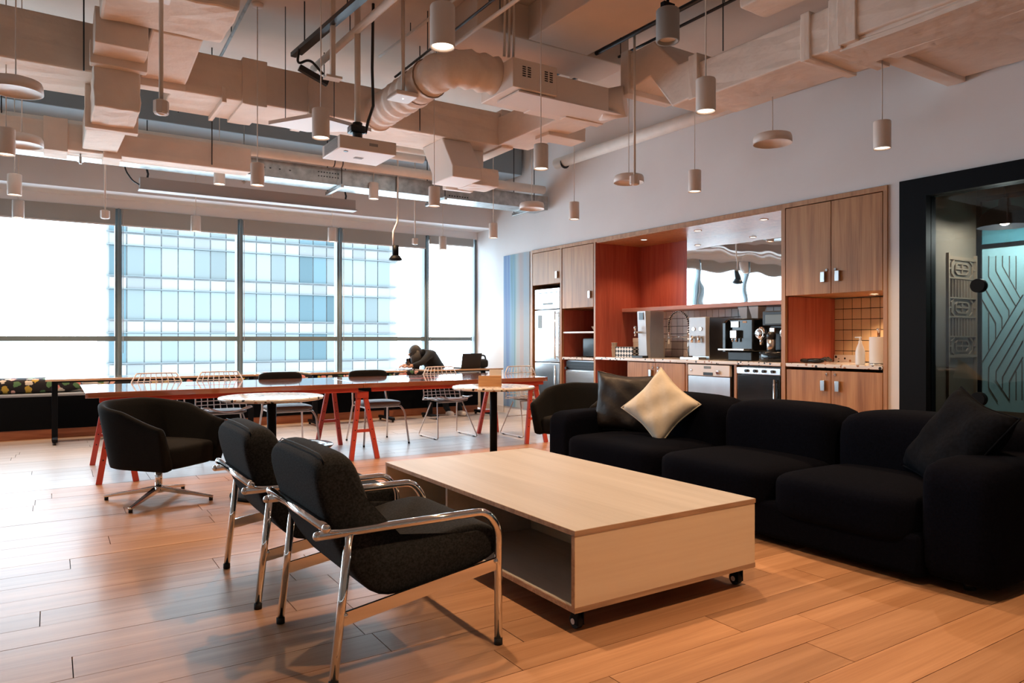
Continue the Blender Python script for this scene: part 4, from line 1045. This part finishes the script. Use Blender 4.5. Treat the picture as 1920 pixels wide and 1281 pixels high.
hd = obj('head', dr_(M().sphere((-.445, -.30, .515), .095, 20, (.86, .84, 1.12))), 'skin', t)
obj('nose', dr_(M().cyl((-.52, -.31, .52), (-.55, -.312, .495), .010, .016, n=8)), 'skin', hd)
obj('mouth', dr_(M().rbox(-.535, -.51, -.33, -.285, .462, .470, .003)), 'skin', hd)
for s in (-1, 1):
    obj('eye', dr_(M().sphere((-.52, -.31+s*.032, .535), .010, 8)), 'black_plastic', hd)
obj('ear', dr_(M().sphere((-.44, -.382, .51), .022, 8, (.7, .4, 1.2))), 'skin', hd)
hr = M().sphere((-.432, -.297, .535), .112, 20, (.92, .92, 1.08))
for k in range(22):
    a = R(-150+k*11); c, s_ = math.cos(a), math.sin(a)
    p0 = (-.43+.07*c*.6, -.297+.085*s_, .56); p1 = (-.43+.10*c*.8-.01, -.297+.108*s_, .44); p2 = (-.46+.09*c*.7, -.31+.11*s_, .31-.02*(k % 3))
    hr.tube([p0, p1, p2], .018, 6, rs=[.02, .02, .008])
obj('hair', dr_(hr), 'hair', t)
def hand(base, d, side, par):
    b = Vector(base); d = Vector(d).normalized(); up = Vector((0, 0, 1)); sd_ = d.cross(up).normalized()*side
    g = M(); g.tube([b-d*.01, b+d*.03, b+d*.075], .03, 8, rs=[.026, .034, .030])
    for k, L in enumerate((.062, .072, .068, .052)):
        o_ = sd_*(-.026+.0175*k); p = b+d*.07+o_
        g.tube([p, p+d*L*.5+up*.006, p+d*L*.85-up*.012, p+d*L-up*.03], .008, 6, rs=[.009, .009, .008, .006])
    p = b+d*.02-sd_*.03; g.tube([p, p-sd_*.02+d*.03, p-sd_*.012+d*.06-up*.01], .009, 6, rs=[.011, .010, .007])
    return obj('hand', g, 'skin', par)
hand((-.56, -.44, .255), (-1, .05, -.02), 1, t); hand((-.58, -.30, .255), (-1, -.25, -.02), -1, t)
for bx, by, bz in ((.24, -.50, -.46), (.05, -.47, -.47)):
    g = M(); puff(g, bx-.038, bx+.038, by-.13, by+.08, -.53, -.45, 3, 12); obj('shoe', g, 'paper', t)

# ================================================================== CEILING SERVICES
def jbox(g, x0, x1, y0, y1, z0, z1, cut=4, a=.006):
    b = bmesh.new(); bmesh.ops.create_cube(b, size=1); bmesh.ops.subdivide_edges(b, edges=b.edges[:], cuts=cut, use_grid_fill=True)
    for v in b.verts:
        v.co = Vector(((x0+x1)/2+v.co.x*(x1-x0)+random.uniform(-a, a), (y0+y1)/2+v.co.y*(y1-y0)+random.uniform(-a, a), (z0+z1)/2+v.co.z*(z1-z0)+random.uniform(-a, a)))
    b.verts.index_update(); b.normal_update(); o = len(g.v); g.v += [v.co[:] for v in b.verts]
    for f in b.faces: g.f.append(tuple(v.index+o for v in f.verts)); g.sm.append(False)
    b.free(); return g
def duct(label, boxes, bands=(), mat='duct_wrap', rods=(), extra=None):
    x0, x1, y0, y1, z0, z1 = boxes[0]
    t = thing('air_duct', label, 'air duct', ((x0+x1)/2, (y0+y1)/2, z0), group='insulated ceiling ducts', world=True)
    for bx in boxes: obj('duct_section', jbox(M(), *bx), mat, t, bevel=.012)
    for bx in bands: obj('joint_band', jbox(M(), *bx, cut=1, a=.003), mat, t, bevel=.006)
    for (x, y, z) in rods: obj('hanger_rod', M().cyl((x, y, z), (x, y, CZ), .006, n=6), 'dark_steel', t)
    return t
# long run crossing the room
duct('long insulated duct crossing the room behind the projector', [(.90, 4.45, 6.98, 7.62, 3.40, 3.78)],
     [(1.50, 1.72, 6.95, 7.65, 3.375, 3.805), (2.12, 2.22, 6.96, 7.64, 3.385, 3.795), (4.33, 4.49, 6.95, 7.65, 3.375, 3.81), (1.32, 1.36, 6.96, 7.64, 3.36, 3.5)], rods=[(1.05, 7.66, 3.4), (3.3, 6.94, 3.4), (2.5, 7.66, 3.4)])
duct('square duct elbow dropping towards the window wall beside the long duct end', [(4.0, 4.3, 7.30, 7.66, 3.02, 3.42), (4.0, 4.36, 7.05, 7.40, 2.94, 3.14)],
     [(3.96, 4.34, 7.62, 7.70, 2.98, 3.2)], mat='duct_metal')
t = thing('air_duct', 'sloping white duct boot under the long duct near the kitchen wall', 'air duct', (3.75, 6.9, 3.0), group='insulated ceiling ducts', world=True)
obj('duct_section', M().prism([(7.05, 3.40), (7.55, 3.40), (7.30, 3.05), (7.30, 2.93), (6.80, 2.93), (6.80, 3.05)], 0, 3.62, 3.98), 'duct_metal', t, bevel=.01)
# cross duct towards the fan coil unit
duct('short cross duct linking the long run to the fan coil box', [(4.30, 4.72, 5.72, 6.98, 3.40, 3.72)], [(4.27, 4.75, 5.66, 5.76, 3.375, 3.745), (4.45, 4.95, 6.2, 6.45, 3.36, 3.5)], mat='duct_foil', rods=[(4.28, 6.5, 3.72)])
# low rear run
duct('low duct run in front of the steel channel at the window side', [(-3.5, 1.86, 8.20, 8.48, 3.03, 3.29)], [(-.06, .14, 8.17, 8.51, 3.0, 3.32), (.44, .60, 8.17, 8.51, 2.99, 3.32)], rods=[(1.45, 8.18, 3.05), (-.4, 8.5, 3.2)])
# upper left duct
duct('brown shaded duct along the top left corner', [(-3.5, .30, 6.62, 7.30, 3.31, 3.71)], rods=[(.22, 6.58, 3.3), (-.9, 7.3, 3.6)])
# drop duct between levels
t = thing('air_duct', 'stepped vertical duct drop left of the long duct', 'air duct', (.42, 7.0, 3.0), group='insulated ceiling ducts', world=True)
obj('duct_section', jbox(M(), .28, .60, 6.36, 6.98, 2.98, 3.34), 'duct_wrap', t, bevel=.012)
obj('duct_section', M().prism([(6.98, 2.985), (8.16, 3.045), (8.16, 3.30), (6.98, 3.34)], 0, .26, .56), 'duct_wrap', t, bevel=.01)
obj('joint_band', jbox(M(), .24, .635, 6.93, 7.03, 2.95, 3.37, 1, .003), 'duct_wrap', t, bevel=.006)
obj('joint_band', jbox(M(), .25, .64, 6.28, 6.38, 3.28, 3.45, 1, .003), 'duct_wrap', t, bevel=.006)
obj('joint_band', jbox(M(), .27, .62, 6.0, 6.30, 3.34, 3.6, 1, .003), 'duct_wrap', t, bevel=.006)
# big near plenum
t = thing('air_duct', 'large wrapped plenum duct at the top left of the picture', 'air duct', (.8, 5.8, 3.5), group='insulated ceiling ducts', world=True)
obj('duct_section', jbox(M(), .30, 1.13, 5.30, 5.98, 3.50, 4.12, 5, .008), 'duct_wrap', t, bevel=.02)
obj('duct_section', M().prism([(5.98, 3.50), (6.75, 3.42), (6.98, 3.42), (6.98, 3.75), (5.98, 4.05)], 0, .64, 1.0), 'duct_wrap', t, bevel=.015)
obj('duct_section', jbox(M(), -2.6, .66, 4.35, 5.2, 3.38, 3.44, 3, .004), 'duct_metal', t, bevel=.006)
obj('joint_band', jbox(M(), .62, 1.0, 6.86, 7.0, 3.36, 3.56, 1, .003), 'duct_wrap', t, bevel=.006)
# round flexible duct
t = thing('flexible_duct', 'round wrapped flexible duct bending into the fan coil box', 'flexible duct', (3.0, 6.2, 3.6), group='insulated ceiling ducts', world=True)
fp = fillet([(2.86, 7.05, 3.53), (2.90, 6.35, 3.55), (2.95, 5.62, 3.60), (3.42, 5.62, 3.60)], .45, 8)
pts, rs = [], []
for i in range(41):
    p, d = along([tuple(q) for q in fp], i/40); pts.append(p); rs.append(.165+.012*math.sin(i*1.9)+(.012 if i in (18, 19, 26) else 0))
obj('sleeve', M().tube(pts, .17, 20, rs=rs), 'duct_wrap', t)
obj('collar', M().tube([pts[0]-Vector((0, -.02, 0)), pts[1]], .182, 20), 'duct_wrap', t)
for i in (19, 24): obj('tie_band', M().tube([pts[i], pts[i]+(pts[i+1]-pts[i])*.3], rs[i]+.006, 20), 'lattice_wood', t)
# fan coil unit
t = thing('fan_coil_unit', 'white fan coil box with vent slots hung from the slab', 'fan coil unit', (4.0, 5.5, 3.4), world=True)
obj('casing', M().rbox(3.42, 3.90, 5.30, 5.86, 3.41, 3.67, .006), 'duct_metal', t)
obj('casing', M().rbox(3.90, 4.55, 5.34, 5.86, 3.40, 3.62, .006), 'duct_metal', t)
obj('drip_pan', M().box(3.50, 4.74, 5.33, 5.70, 3.385, 3.40), 'lamp_white', t)
for x in (3.52, 3.575, 3.76, 3.815):
    for k in range(5): obj('vent_slot', M().box(x, x+.035, 5.2975, 5.301, 3.52+k*.02, 3.53+k*.02), 'black_plastic', t)
obj('cable_loop', M().tube(fillet([(3.7, 5.6, 3.66), (3.75, 5.65, 3.80), (3.95, 5.7, 3.82), (4.0, 5.7, 3.62)], .06, 5), .012, 7), 'pipe_paint', t)
obj('outlet_collar', M().tube([(4.56, 5.50, 3.50), (4.68, 5.44, 3.52), (4.76, 5.34, 3.53)], .15, 18), 'duct_metal', t)
# foil ducts along the kitchen wall
t = thing('air_duct', 'kinked foil wrapped duct rising beside the fan coil box', 'air duct', (4.9, 5.0, 3.4), group='insulated ceiling ducts', world=True)
obj('duct_section', M().prism([(5.40, 3.60), (5.40, 3.97), (4.93, 3.98), (4.62, 3.66), (4.40, 3.66), (4.40, 3.32), (4.70, 3.30), (4.98, 3.66)], 0, 4.75, 5.3), 'duct_foil', t, bevel=.015)
obj('joint_band', jbox(M(), 4.72, 5.33, 5.25, 5.36, 3.57, 4.0, 1, .003), 'duct_foil', t, bevel=.006)
obj('joint_band', jbox(M(), 4.71, 5.34, 4.36, 4.46, 3.285, 3.67, 1, .003), 'duct_foil', t, bevel=.006)
duct('long foil wrapped duct running above the kitchen wall', [(4.75, 5.32, 3.0, 4.38, 3.28, 3.60)], [(4.72, 5.35, 3.02, 3.12, 3.25, 3.63), (4.73, 5.34, 3.28, 3.36, 3.26, 3.62)], mat='duct_foil', rods=[(4.74, 4.1, 3.6), (5.34, 3.5, 3.6)])
duct('wide foil wrapped plenum at the top right corner', [(4.72, 6.22, 1.3, 3.0, 3.30, 3.66), (4.75, 5.15, 1.0, 3.05, 3.24, 3.30)], [(4.70, 6.24, 2.9, 3.04, 3.27, 3.69), (5.1, 5.2, 1.3, 2.9, 3.235, 3.30)], mat='duct_foil')
duct('upper foil duct crossing above the kitchen wall duct', [(4.35, 4.65, 1.6, 3.6, 3.66, 3.95)], mat='duct_foil')
# wall pipe
t = thing('wall_pipe', 'long white insulated pipe along the kitchen wall', 'pipe', (6.08, 6, 3.7), world=True)
obj('pipe', M().tube([(6.10, 3.35, 3.66), (6.10, 8.3, 3.70)], .075, 16), 'pipe_paint', t)
for y in (4.9, 5.0, 8.1): obj('clamp', M().tube([(6.10, y, 3.673), (6.10, y+.015, 3.673)], .079, 16), 'dark_steel', t)
obj('bracket', M().box(5.98, 6.25, 3.30, 3.36, 3.56, 3.60).box(6.2, 6.25, 3.30, 3.36, 3.50, 3.75), 'galvanised', t)
# cross pipes at the rear
t = thing('ceiling_pipe', 'cream pipe crossing the room behind the low duct', 'pipe', (1, 8.55, 3.3), world=True)
obj('pipe', M().tube([(-3.5, 8.55, 3.35), (4.4, 8.55, 3.35), (6.05, 8.55, 3.36)], .06, 14), 'pipe_paint', t)
for x in (2.9, 3.0, 5.0): obj('clamp', M().tube([(x, 8.55, 3.35), (x+.012, 8.55, 3.35)], .064, 14), 'dark_steel', t)
t = thing('ceiling_pipe', 'pair of short parallel pipes beyond the long duct', 'pipe', (3.6, 8.1, 3.5), world=True)
for z, y in ((3.50, 8.0), (3.46, 8.22)): obj('pipe', M().tube([(2.9, y, z), (3.95, y, z)], .06, 14), 'pipe_paint', t)
# galvanised channel
t = thing('steel_channel', 'galvanised steel cable channel spanning the window side', 'cable channel', (2, 8.8, 3.1), world=True)
obj('channel', M().box(-4, 6.2, 8.66, 8.675, 3.105, 3.30).box(-4, 6.2, 8.66, 9.02, 3.10, 3.105).box(-4, 6.2, 9.005, 9.02, 3.105, 3.30), 'galvanised', t)
g = M()
for k in range(8):
    for z in (3.18, 3.23): g.box(2.75+k*.035, 2.765+k*.035, 8.655, 8.661, z, z+.012)
for x in (2.1, 2.17, 2.28, 2.4): g.box(x, x+.02, 8.655, 8.661, 3.2, 3.212)
for k in range(8): g.box(4.55+k*.04, 4.57+k*.04, 8.655, 8.661, 3.13, 3.145)
obj('slot', g, 'black_plastic', t)
for x in (3.02, 4.45, 5.9):
    obj('trapeze', M().rbox(x-.02, x+.02, 8.55, 9.15, 3.055, 3.097, .003), 'galvanised', t)
    for y in (8.58, 9.12): obj('hanger_rod', M().cyl((x, y, 3.06), (x, y, CZ), .007, n=6), 'dark_steel', t)
# cable trays and conduits under the slab
t = thing('cable_tray', 'dark steel strut carrying black cables across the slab', 'cable tray', (2.5, 6.5, 3.9), world=True)
obj('strut', M().bar((1.95, 6.9, 3.9), (2.35, 2.5, 3.95), .05, .04).bar((2.02, 6.9, 3.93), (2.42, 2.5, 3.98), .03, .03), 'dark_steel', t)
for k in range(4):
    y = 6.6-k*.9; x = 1.97+k*.085; obj('hanger_rod', M().cyl((x, y, 3.9), (x, y, CZ), .006, n=6), 'dark_steel', t)
t = thing('cable_bundle', 'black cable connector hanging off the steel strut', 'cable', (1.95, 6.8, 3.75), world=True)
obj('plug', M().bar((1.95, 6.7, 3.72), (2.22, 6.7, 3.62), .05, .05), 'black_plastic', t)
obj('cable', M().tube(fillet([(1.95, 6.7, 3.9), (1.93, 6.7, 3.74), (2.05, 6.7, 3.82), (2.18, 6.7, 3.70)], .06, 5), .012, 7), 'black_plastic', t)
conduits = [('cream conduit pipe running along the slab above the projector', [(2.3, 7.4, 4.0), (2.5, 2.5, 4.0)], .035, 'pipe_paint'),
            ('thin conduit beside the hanging tubes of the projector', [(2.95, 7.2, 4.2), (3.1, 3.6, 4.2)], .014, 'pipe_paint'),
            ('upper steel conduit leading to the round flexible duct', [(3.0, 6.9, 3.9), (3.05, 3.2, 3.98)], .012, 'dark_steel'),
            ('lower steel conduit leading to the round flexible duct', [(3.08, 6.9, 3.86), (3.18, 3.2, 3.93)], .018, 'pipe_paint'),
            ('steel strut with conduits above the kinked foil duct', [(4.55, 6.6, 4.02), (4.62, 2.0, 4.06)], .022, 'dark_steel'),
            ('thin steel conduit above the kinked foil duct', [(4.85, 6.4, 4.05), (4.9, 2.0, 4.08)], .014, 'dark_steel'),
            ('grey conduit across the slab above the long duct', [(1.5, 8.0, 4.15), (1.45, 5.0, 4.2)], .016, 'galvanised')]
for lab_, ps, r_, mt in conduits:
    t = thing('conduit', lab_, 'conduit', ps[0], group='slab conduits', world=True)
    obj('pipe', M().tube(ps, r_, 8), mt, t)
    for f in (.2, .5, .8):
        p = Vector(ps[0])*(1-f)+Vector(ps[1])*f; obj('hanger_rod', M().cyl(p, (p.x, p.y, CZ), .005, n=6), 'dark_steel', t)
t = thing('conduit', 'bent conduits dropping down the concrete beam face', 'conduit', (3.6, 5.4, 3.9), group='slab conduits', world=True)
for k in range(3):
    x = 3.46+k*.05
    obj('pipe', M().tube(fillet([(x-.5, 4.6+k*.1, 4.24), (x, 5.50, 4.24), (x, 5.51, 3.75)], .12, 5), .013, 7), 'pipe_paint', t)
# ---- pendants
TOPS = {(5.24, 3.02): 3.285, (5.24, 4.88): 3.5}
def pendant(label, x, y, z=2.61):
    top = TOPS.get((x, y), CZ)-z
    t = thing('pendant_lamp', label, 'pendant lamp', (x, y, z), group='white cylinder pendants')
    if not hasattr(pendant, 'm'):
        s_ = M().lathe([(.050, .012), (.055, .004), (.0600, 0), (.0612, .003), (.0612, .200), (.058, .206), (.001, .207)], n=28); pendant.m = s_.mesh('shade'); pendant.m.materials.append(MATS['lamp_white'])
        d_ = M().disc((0, 0, .011), .0545, 28, True); pendant.d = d_.mesh('diffuser'); pendant.d.materials.append(MATS['lamp_glow'])
    for nm, me in (('shade', pendant.m), ('diffuser', pendant.d)):
        o = bpy.data.objects.new(nm, me); COL.objects.link(o); o.parent = t
    obj('cable', M().cyl((0, 0, .205), (0, 0, top), .0045, n=6), 'pipe_paint', t)
    if top+z == CZ: obj('canopy', M().lathe([(.001, top-.03), (.05, top-.03), (.055, top-.001), (.001, top-.001)], n=16), 'lamp_white', t)
    l = bpy.data.lights.new('pendant_light', 'SPOT'); l.energy = SPOT_W; l.color = WARM; l.spot_size = R(124); l.spot_blend = .85; l.shadow_soft_size = .03
    o = bpy.data.objects.new('pendant_light', l); COL.objects.link(o); o.parent = t; o.location = (0, 0, -.01)
PX = [-.28, 1.615, 3.46, 5.24]
for lab_, x, y, z in (
    ('largest white cylinder pendant lamp hanging at the top centre', PX[1], 3.14, 2.61),
    ('white cylinder pendant lamp just left of the projector', PX[1], 5.02, 2.61),
    ('white cylinder pendant lamp in front of the low duct end', PX[1], 6.88, 2.61),
    ('short white cylinder pendant tucked under the low duct end', 1.61, 8.635, 2.94),
    ('small white cylinder pendant against the second window bay shade', PX[1], 10.36-.12, 2.61),
    ('white cylinder pendant lamp in front of the foil wrapped wall duct', PX[2], 3.13, 2.61),
    ('white cylinder pendant lamp hanging below the fan coil box', PX[2], 4.93, 2.61),
    ('white cylinder pendant lamp right of the black hanging spotlight', PX[2], 6.92, 2.61),
    ('short white cylinder pendant below the steel channel beside the projector', 3.46, 8.635, 2.97),
    ('small white cylinder pendant against the third window bay', PX[2], 10.24, 2.61),
    ('white cylinder pendant lamp against the wall nearest the black door frame', PX[3], 3.02, 2.61),
    ('white cylinder pendant lamp in front of the wall above the coffee niche', PX[3], 4.88, 2.61),
    ('white cylinder pendant lamp above the microwave cabinet', PX[3], 6.78, 2.61),
    ('white cylinder pendant lamp above the striped wall panel', PX[3], 8.635, 2.61),
    ('small white cylinder pendant in the window corner bay', PX[3], 10.18, 2.61),
    ('white cylinder pendant lamp cut by the left photo edge', PX[0]-.01, 6.79, 2.61),
    ('white cylinder pendant lamp at the left edge, middle of three', PX[0]-.02, 8.635, 2.61),
    ('small unlit looking white cylinder pendant before the leftmost shade', PX[0]-.04, 10.22, 2.61),
    ('white cylinder pendant lamp out of view above the near floor', PX[1], 1.25, 2.61),
    ('white cylinder pendant lamp out of view above the near sofa end', PX[2], 1.25, 2.61)):
    pendant(lab_, x, y, z)
# ---- unlit disc lamps
def disc_lamp(label, x, y, z=2.87, top=CZ):
    t = thing('disc_lamp', label, 'pendant lamp', (x, y, z), group='white disc pendants')
    obj('shade', M().lathe([(.001, .085), (.12, .085), (.150, .075), (.160, .05), (.162, .0), (.157, 0), (.155, .012), (.001, .02)], n=36), 'lamp_white', t)
    obj('cable', M().cyl((0, 0, .08), (0, 0, top-z), .0045, n=6), 'pipe_paint', t)
disc_lamp('white disc pendant lamp over the near wall cabinet', PX[3], 3.99, top=3.275)
disc_lamp('white disc pendant lamp beside the thin sensor rod', PX[3], 5.82)
disc_lamp('white disc pendant lamp at the steel channel end', PX[3], 7.67)
disc_lamp('white disc pendant lamp at the top left edge', -.2, 5.95)
disc_lamp('white disc pendant lamp behind the left edge cylinder pendant', -.21, 7.55)
# ---- projector
t = thing('projector', 'white ceiling projector on a black mount', 'projector', (2.38, 6.28, 2.85), world=True)
obj('body', M().rbox(2.11, 2.64, 6.04, 6.52, 2.85, 2.965, .008), 'lamp_white', t)
for k in range(9): obj('grille_slat', M().box(2.105, 2.111, 6.10, 6.45, 2.862+k*.011, 2.867+k*.011), 'grey_plastic', t)
obj('badge', M().box(2.38, 2.46, 6.037, 6.041, 2.90, 2.925).box(2.34, 2.42, 6.28, 6.34, 2.848, 2.8505), 'grey_plastic', t)
obj('foot', M().cyl((2.2, 6.14, 2.846), (2.2, 6.14, 2.851), .02, n=14), 'black_plastic', t)
obj('mount', M().rbox(2.26, 2.46, 6.18, 6.40, 2.965, 2.995, .008).cyl((2.36, 6.28, 2.98), (2.36, 6.28, 3.16), .045, n=14).rbox(2.28, 2.42, 6.22, 6.34, 3.06, 3.13, .015), 'black_plastic', t)
obj('pole', M().cyl((2.36, 6.28, 3.13), (2.36, 6.28, CZ), .028, n=14), 'pipe_paint', t)
obj('cable', M().tube([(2.52, 6.3, CZ), (2.51, 6.3, 3.7), (2.52, 6.3, 3.35), (2.47, 6.3, 3.2), (2.44, 6.29, 3.08)], .014, 7), 'black_plastic', t)
# hanging tubes
t = thing('hanging_tube', 'cream square tube hanging from the slab left of the projector', 'hanging tube', (2.05, 6.05, 3.3), world=True)
obj('tube', M().rbox(2.03, 2.07, 6.03, 6.07, 3.45, CZ, .004), 'pipe_paint', t)
obj('end_plate', M().box(1.98, 2.12, 6.0, 6.1, 3.43, 3.45), 'pipe_paint', t)
# wifi access point
t = thing('access_point', 'white square access point hanging under the flexible duct', 'access point', (2.73, 6.1, 3.4), world=True)
obj('body', M().rbox(2.62, 2.84, 5.99, 6.23, 3.40, 3.44, .012), 'lamp_white', t)
obj('pole', M().cyl((2.73, 6.1, 3.44), (2.73, 6.1, CZ), .018, n=10), 'pipe_paint', t)
obj('led', M().sphere((2.73, 6.1, 3.40), .006, 6), 'lamp_glow', t)
t = thing('mounting_bracket', 'white triangular plate bracket under the long duct by the pendant', 'bracket', (2.0, 6.5, 3.1), world=True)
obj('plate', M().prism([(1.72, 6.90), (2.02, 6.42), (2.62, 6.60), (2.10, 6.95)], 2, 3.20, 3.235), 'lamp_white', t)
for x, y in ((1.85, 6.8), (2.25, 6.6)): obj('hanger_rod', M().cyl((x, y, 3.23), (x, y, CZ), .004, n=6), 'dark_steel', t)
# sensor / sprinkler rods
def rod(label, x, y, z, r=.016, cap='box', name='sensor_rod'):
    t = thing(name, label, 'ceiling sensor', (x, y, z), group='hanging sensor rods')
    obj('rod', M().cyl((0, 0, .05), (0, 0, CZ-z), r, n=10), 'pipe_paint', t)
    obj('head', M().lathe([(.001, 0), (.040, 0), (.046, .010), (.046, .082), (.03, .09), (.001, .09)], n=8, smooth=False), 'lamp_white', t)
    obj('lens', M().sphere((0, 0, .006), .02, 10, (1.4, 1.4, .6)), 'white_plastic', t)
rod('cream rod with octagonal sensor hanging in front of the stepped duct', .586, 5.0, 2.60, .014)
rod('thin rod with small sensor box before the leftmost window mullion', .484, 8.7, 2.46, .008)
rod('white rod with small sensor box before the right window mullion', 4.44, 9.5, 2.56, .010)
rod('white rod sensor beside the middle disc lamp', 4.6, 5.03, 2.63, .012)
# black spotlight on a tube
t = thing('hanging_spotlight', 'black spotlight on a thin cranked white tube before the window', 'spotlight', (3.76, 8.635, 2.2))
obj('tube', M().tube([(.03, 0, CZ-2.2), (.03, 0, .52), (-.03, 0, .38), (-.03, 0, .20)], .014, 8), 'pipe_paint', t)
obj('can', M().cyl((.0, 0, .07), (.0, 0, .20), .042, n=18), 'black_metal', t)
obj('trim_ring', M().lathe([(.001, .0), (.05, .0), (.085, .01), (.085, .025), (.05, .07), (.001, .07)], n=24), 'black_metal', t)
# cylinder speaker
t = thing('cylinder_speaker', 'grey downward cylinder speaker hung near the wall duct', 'speaker', (3.5, 3.5, 3.19))
obj('body', M().lathe([(.001, .03), (.055, .03), (.062, .0), (.075, -.002), (.078, .004), (.078, .205), (.07, .215), (.001, .215)], n=30), 'grey_plastic', t)
obj('grille', M().disc((0, 0, .02), .066, 26, True), 'lamp_white', t)
obj('bracket', M().rbox(-.05, .05, -.02, .02, .215, .26, .004).cyl((0, 0, .26), (0, 0, CZ-3.19), .010, n=8), 'black_metal', t)
# projection screen housing
t = thing('screen_housing', 'long white projector screen housing hung before the windows', 'projector screen', (2.1, 9.35, 2.92), world=True)
obj('housing', M().rbox(.87, 3.47, 9.30, 9.44, 2.935, 3.065, .004), 'housing_grey', t)
obj('bottom_lip', M().box(.86, 3.49, 9.288, 9.452, 2.922, 2.935), 'housing_grey', t)
for x in (.95, 3.35):
    obj('chain', M().tube([(x, 9.37, 3.06), (x+.01, 9.37, 3.12), (x-.01, 9.37, 3.2)], .012, 6).cyl((x, 9.37, 3.2), (x, 9.37, 3.748), .006, n=6), 'dark_steel', t)
obj('power_cable', M().tube(fillet([(.88, 9.37, 2.98), (.80, 9.37, 3.02), (.72, 9.37, 3.14), (.72, 9.37, 3.5)], .06, 5), .009, 7), 'black_plastic', t)
# sprinkler heads
for lab_, x, y, z in (('small steel sprinkler head under the low duct', .25, 8.33, 2.93), ('small steel sprinkler head above the screen housing', 2.0, 9.2, 3.10)):
    t = thing('sprinkler_head', lab_, 'sprinkler', (x, y, z), group='sprinklers')
    obj('body', M().cyl((0, 0, .0), (0, 0, .07), .012, n=8).cyl((0, 0, .02), (0, 0, .024), .03, n=8), 'galvanised', t)
    obj('stem', M().cyl((0, 0, .07), (0, 0, .12 if z < 3 else 1.2), .008, n=6), 'galvanised', t)

# ================================================================== OUTSIDE
FY = 75.0
t = thing('office_tower', 'pale glass office tower facade seen through the windows', 'building', (17, FY, -12), world=True)
obj('wall', M().box(4.2, 33, FY+.3, FY+14, -14, 13.5), 'ext_white', t)
PWd = 1.45; cols = 19; FH = 4.05
meA = M().box(-PWd/2+.05, PWd/2-.05, 0, .12, -1.36, 1.36).mesh('window'); meA.materials.append(MATS['ext_glass'])
meD = M().box(-PWd/2+.05, PWd/2-.05, 0, .12, -1.36, 1.36).mesh('window'); meD.materials.append(MATS['ext_glass_dark'])
meB = M().box(-PWd/2+.05, PWd/2-.05, 0, .12, -.5, .5).mesh('spandrel'); meB.materials.append(MATS['ext_band'])
for c in range(cols):
    x = 5.2 + c*PWd
    if x > 32: break
    for r_ in range(7):
        z = -13.2 + r_*FH
        dark = c in (0, 12, 13) or (c in (14,) and r_ % 2 == 0)
        o = bpy.data.objects.new('window', meD if dark else meA); COL.objects.link(o); o.parent = t; o.location = (x-17, .12, z+1.45+12)
        if r_ < 6:
            o = bpy.data.objects.new('spandrel', meB); COL.objects.link(o); o.parent = t; o.location = (x-17, .12, z+3.42+12)
g = M()
for r_ in range(7):
    z = -13.2+r_*FH; g.box(4.3, 32.8, FY-.05, FY+.3, z+2.84, z+2.92).box(4.3, 32.8, FY-.05, FY+.3, z+.02, z+.08)
obj('floor_trim', g, 'ext_frame', t)
t = thing('slender_tower', 'thin blue glass tower edge beside the first window mullion', 'building', (5.0, 95, -12), world=True)
obj('wall', M().box(5.0, 6.9, 95, 99, -16, 14), 'ext_glass_dark', t)
for r_ in range(9):
    obj('floor_band', M().box(4.95, 6.95, 94.9, 95, -15+r_*3.2, -14.8+r_*3.2), 'ext_band', t)
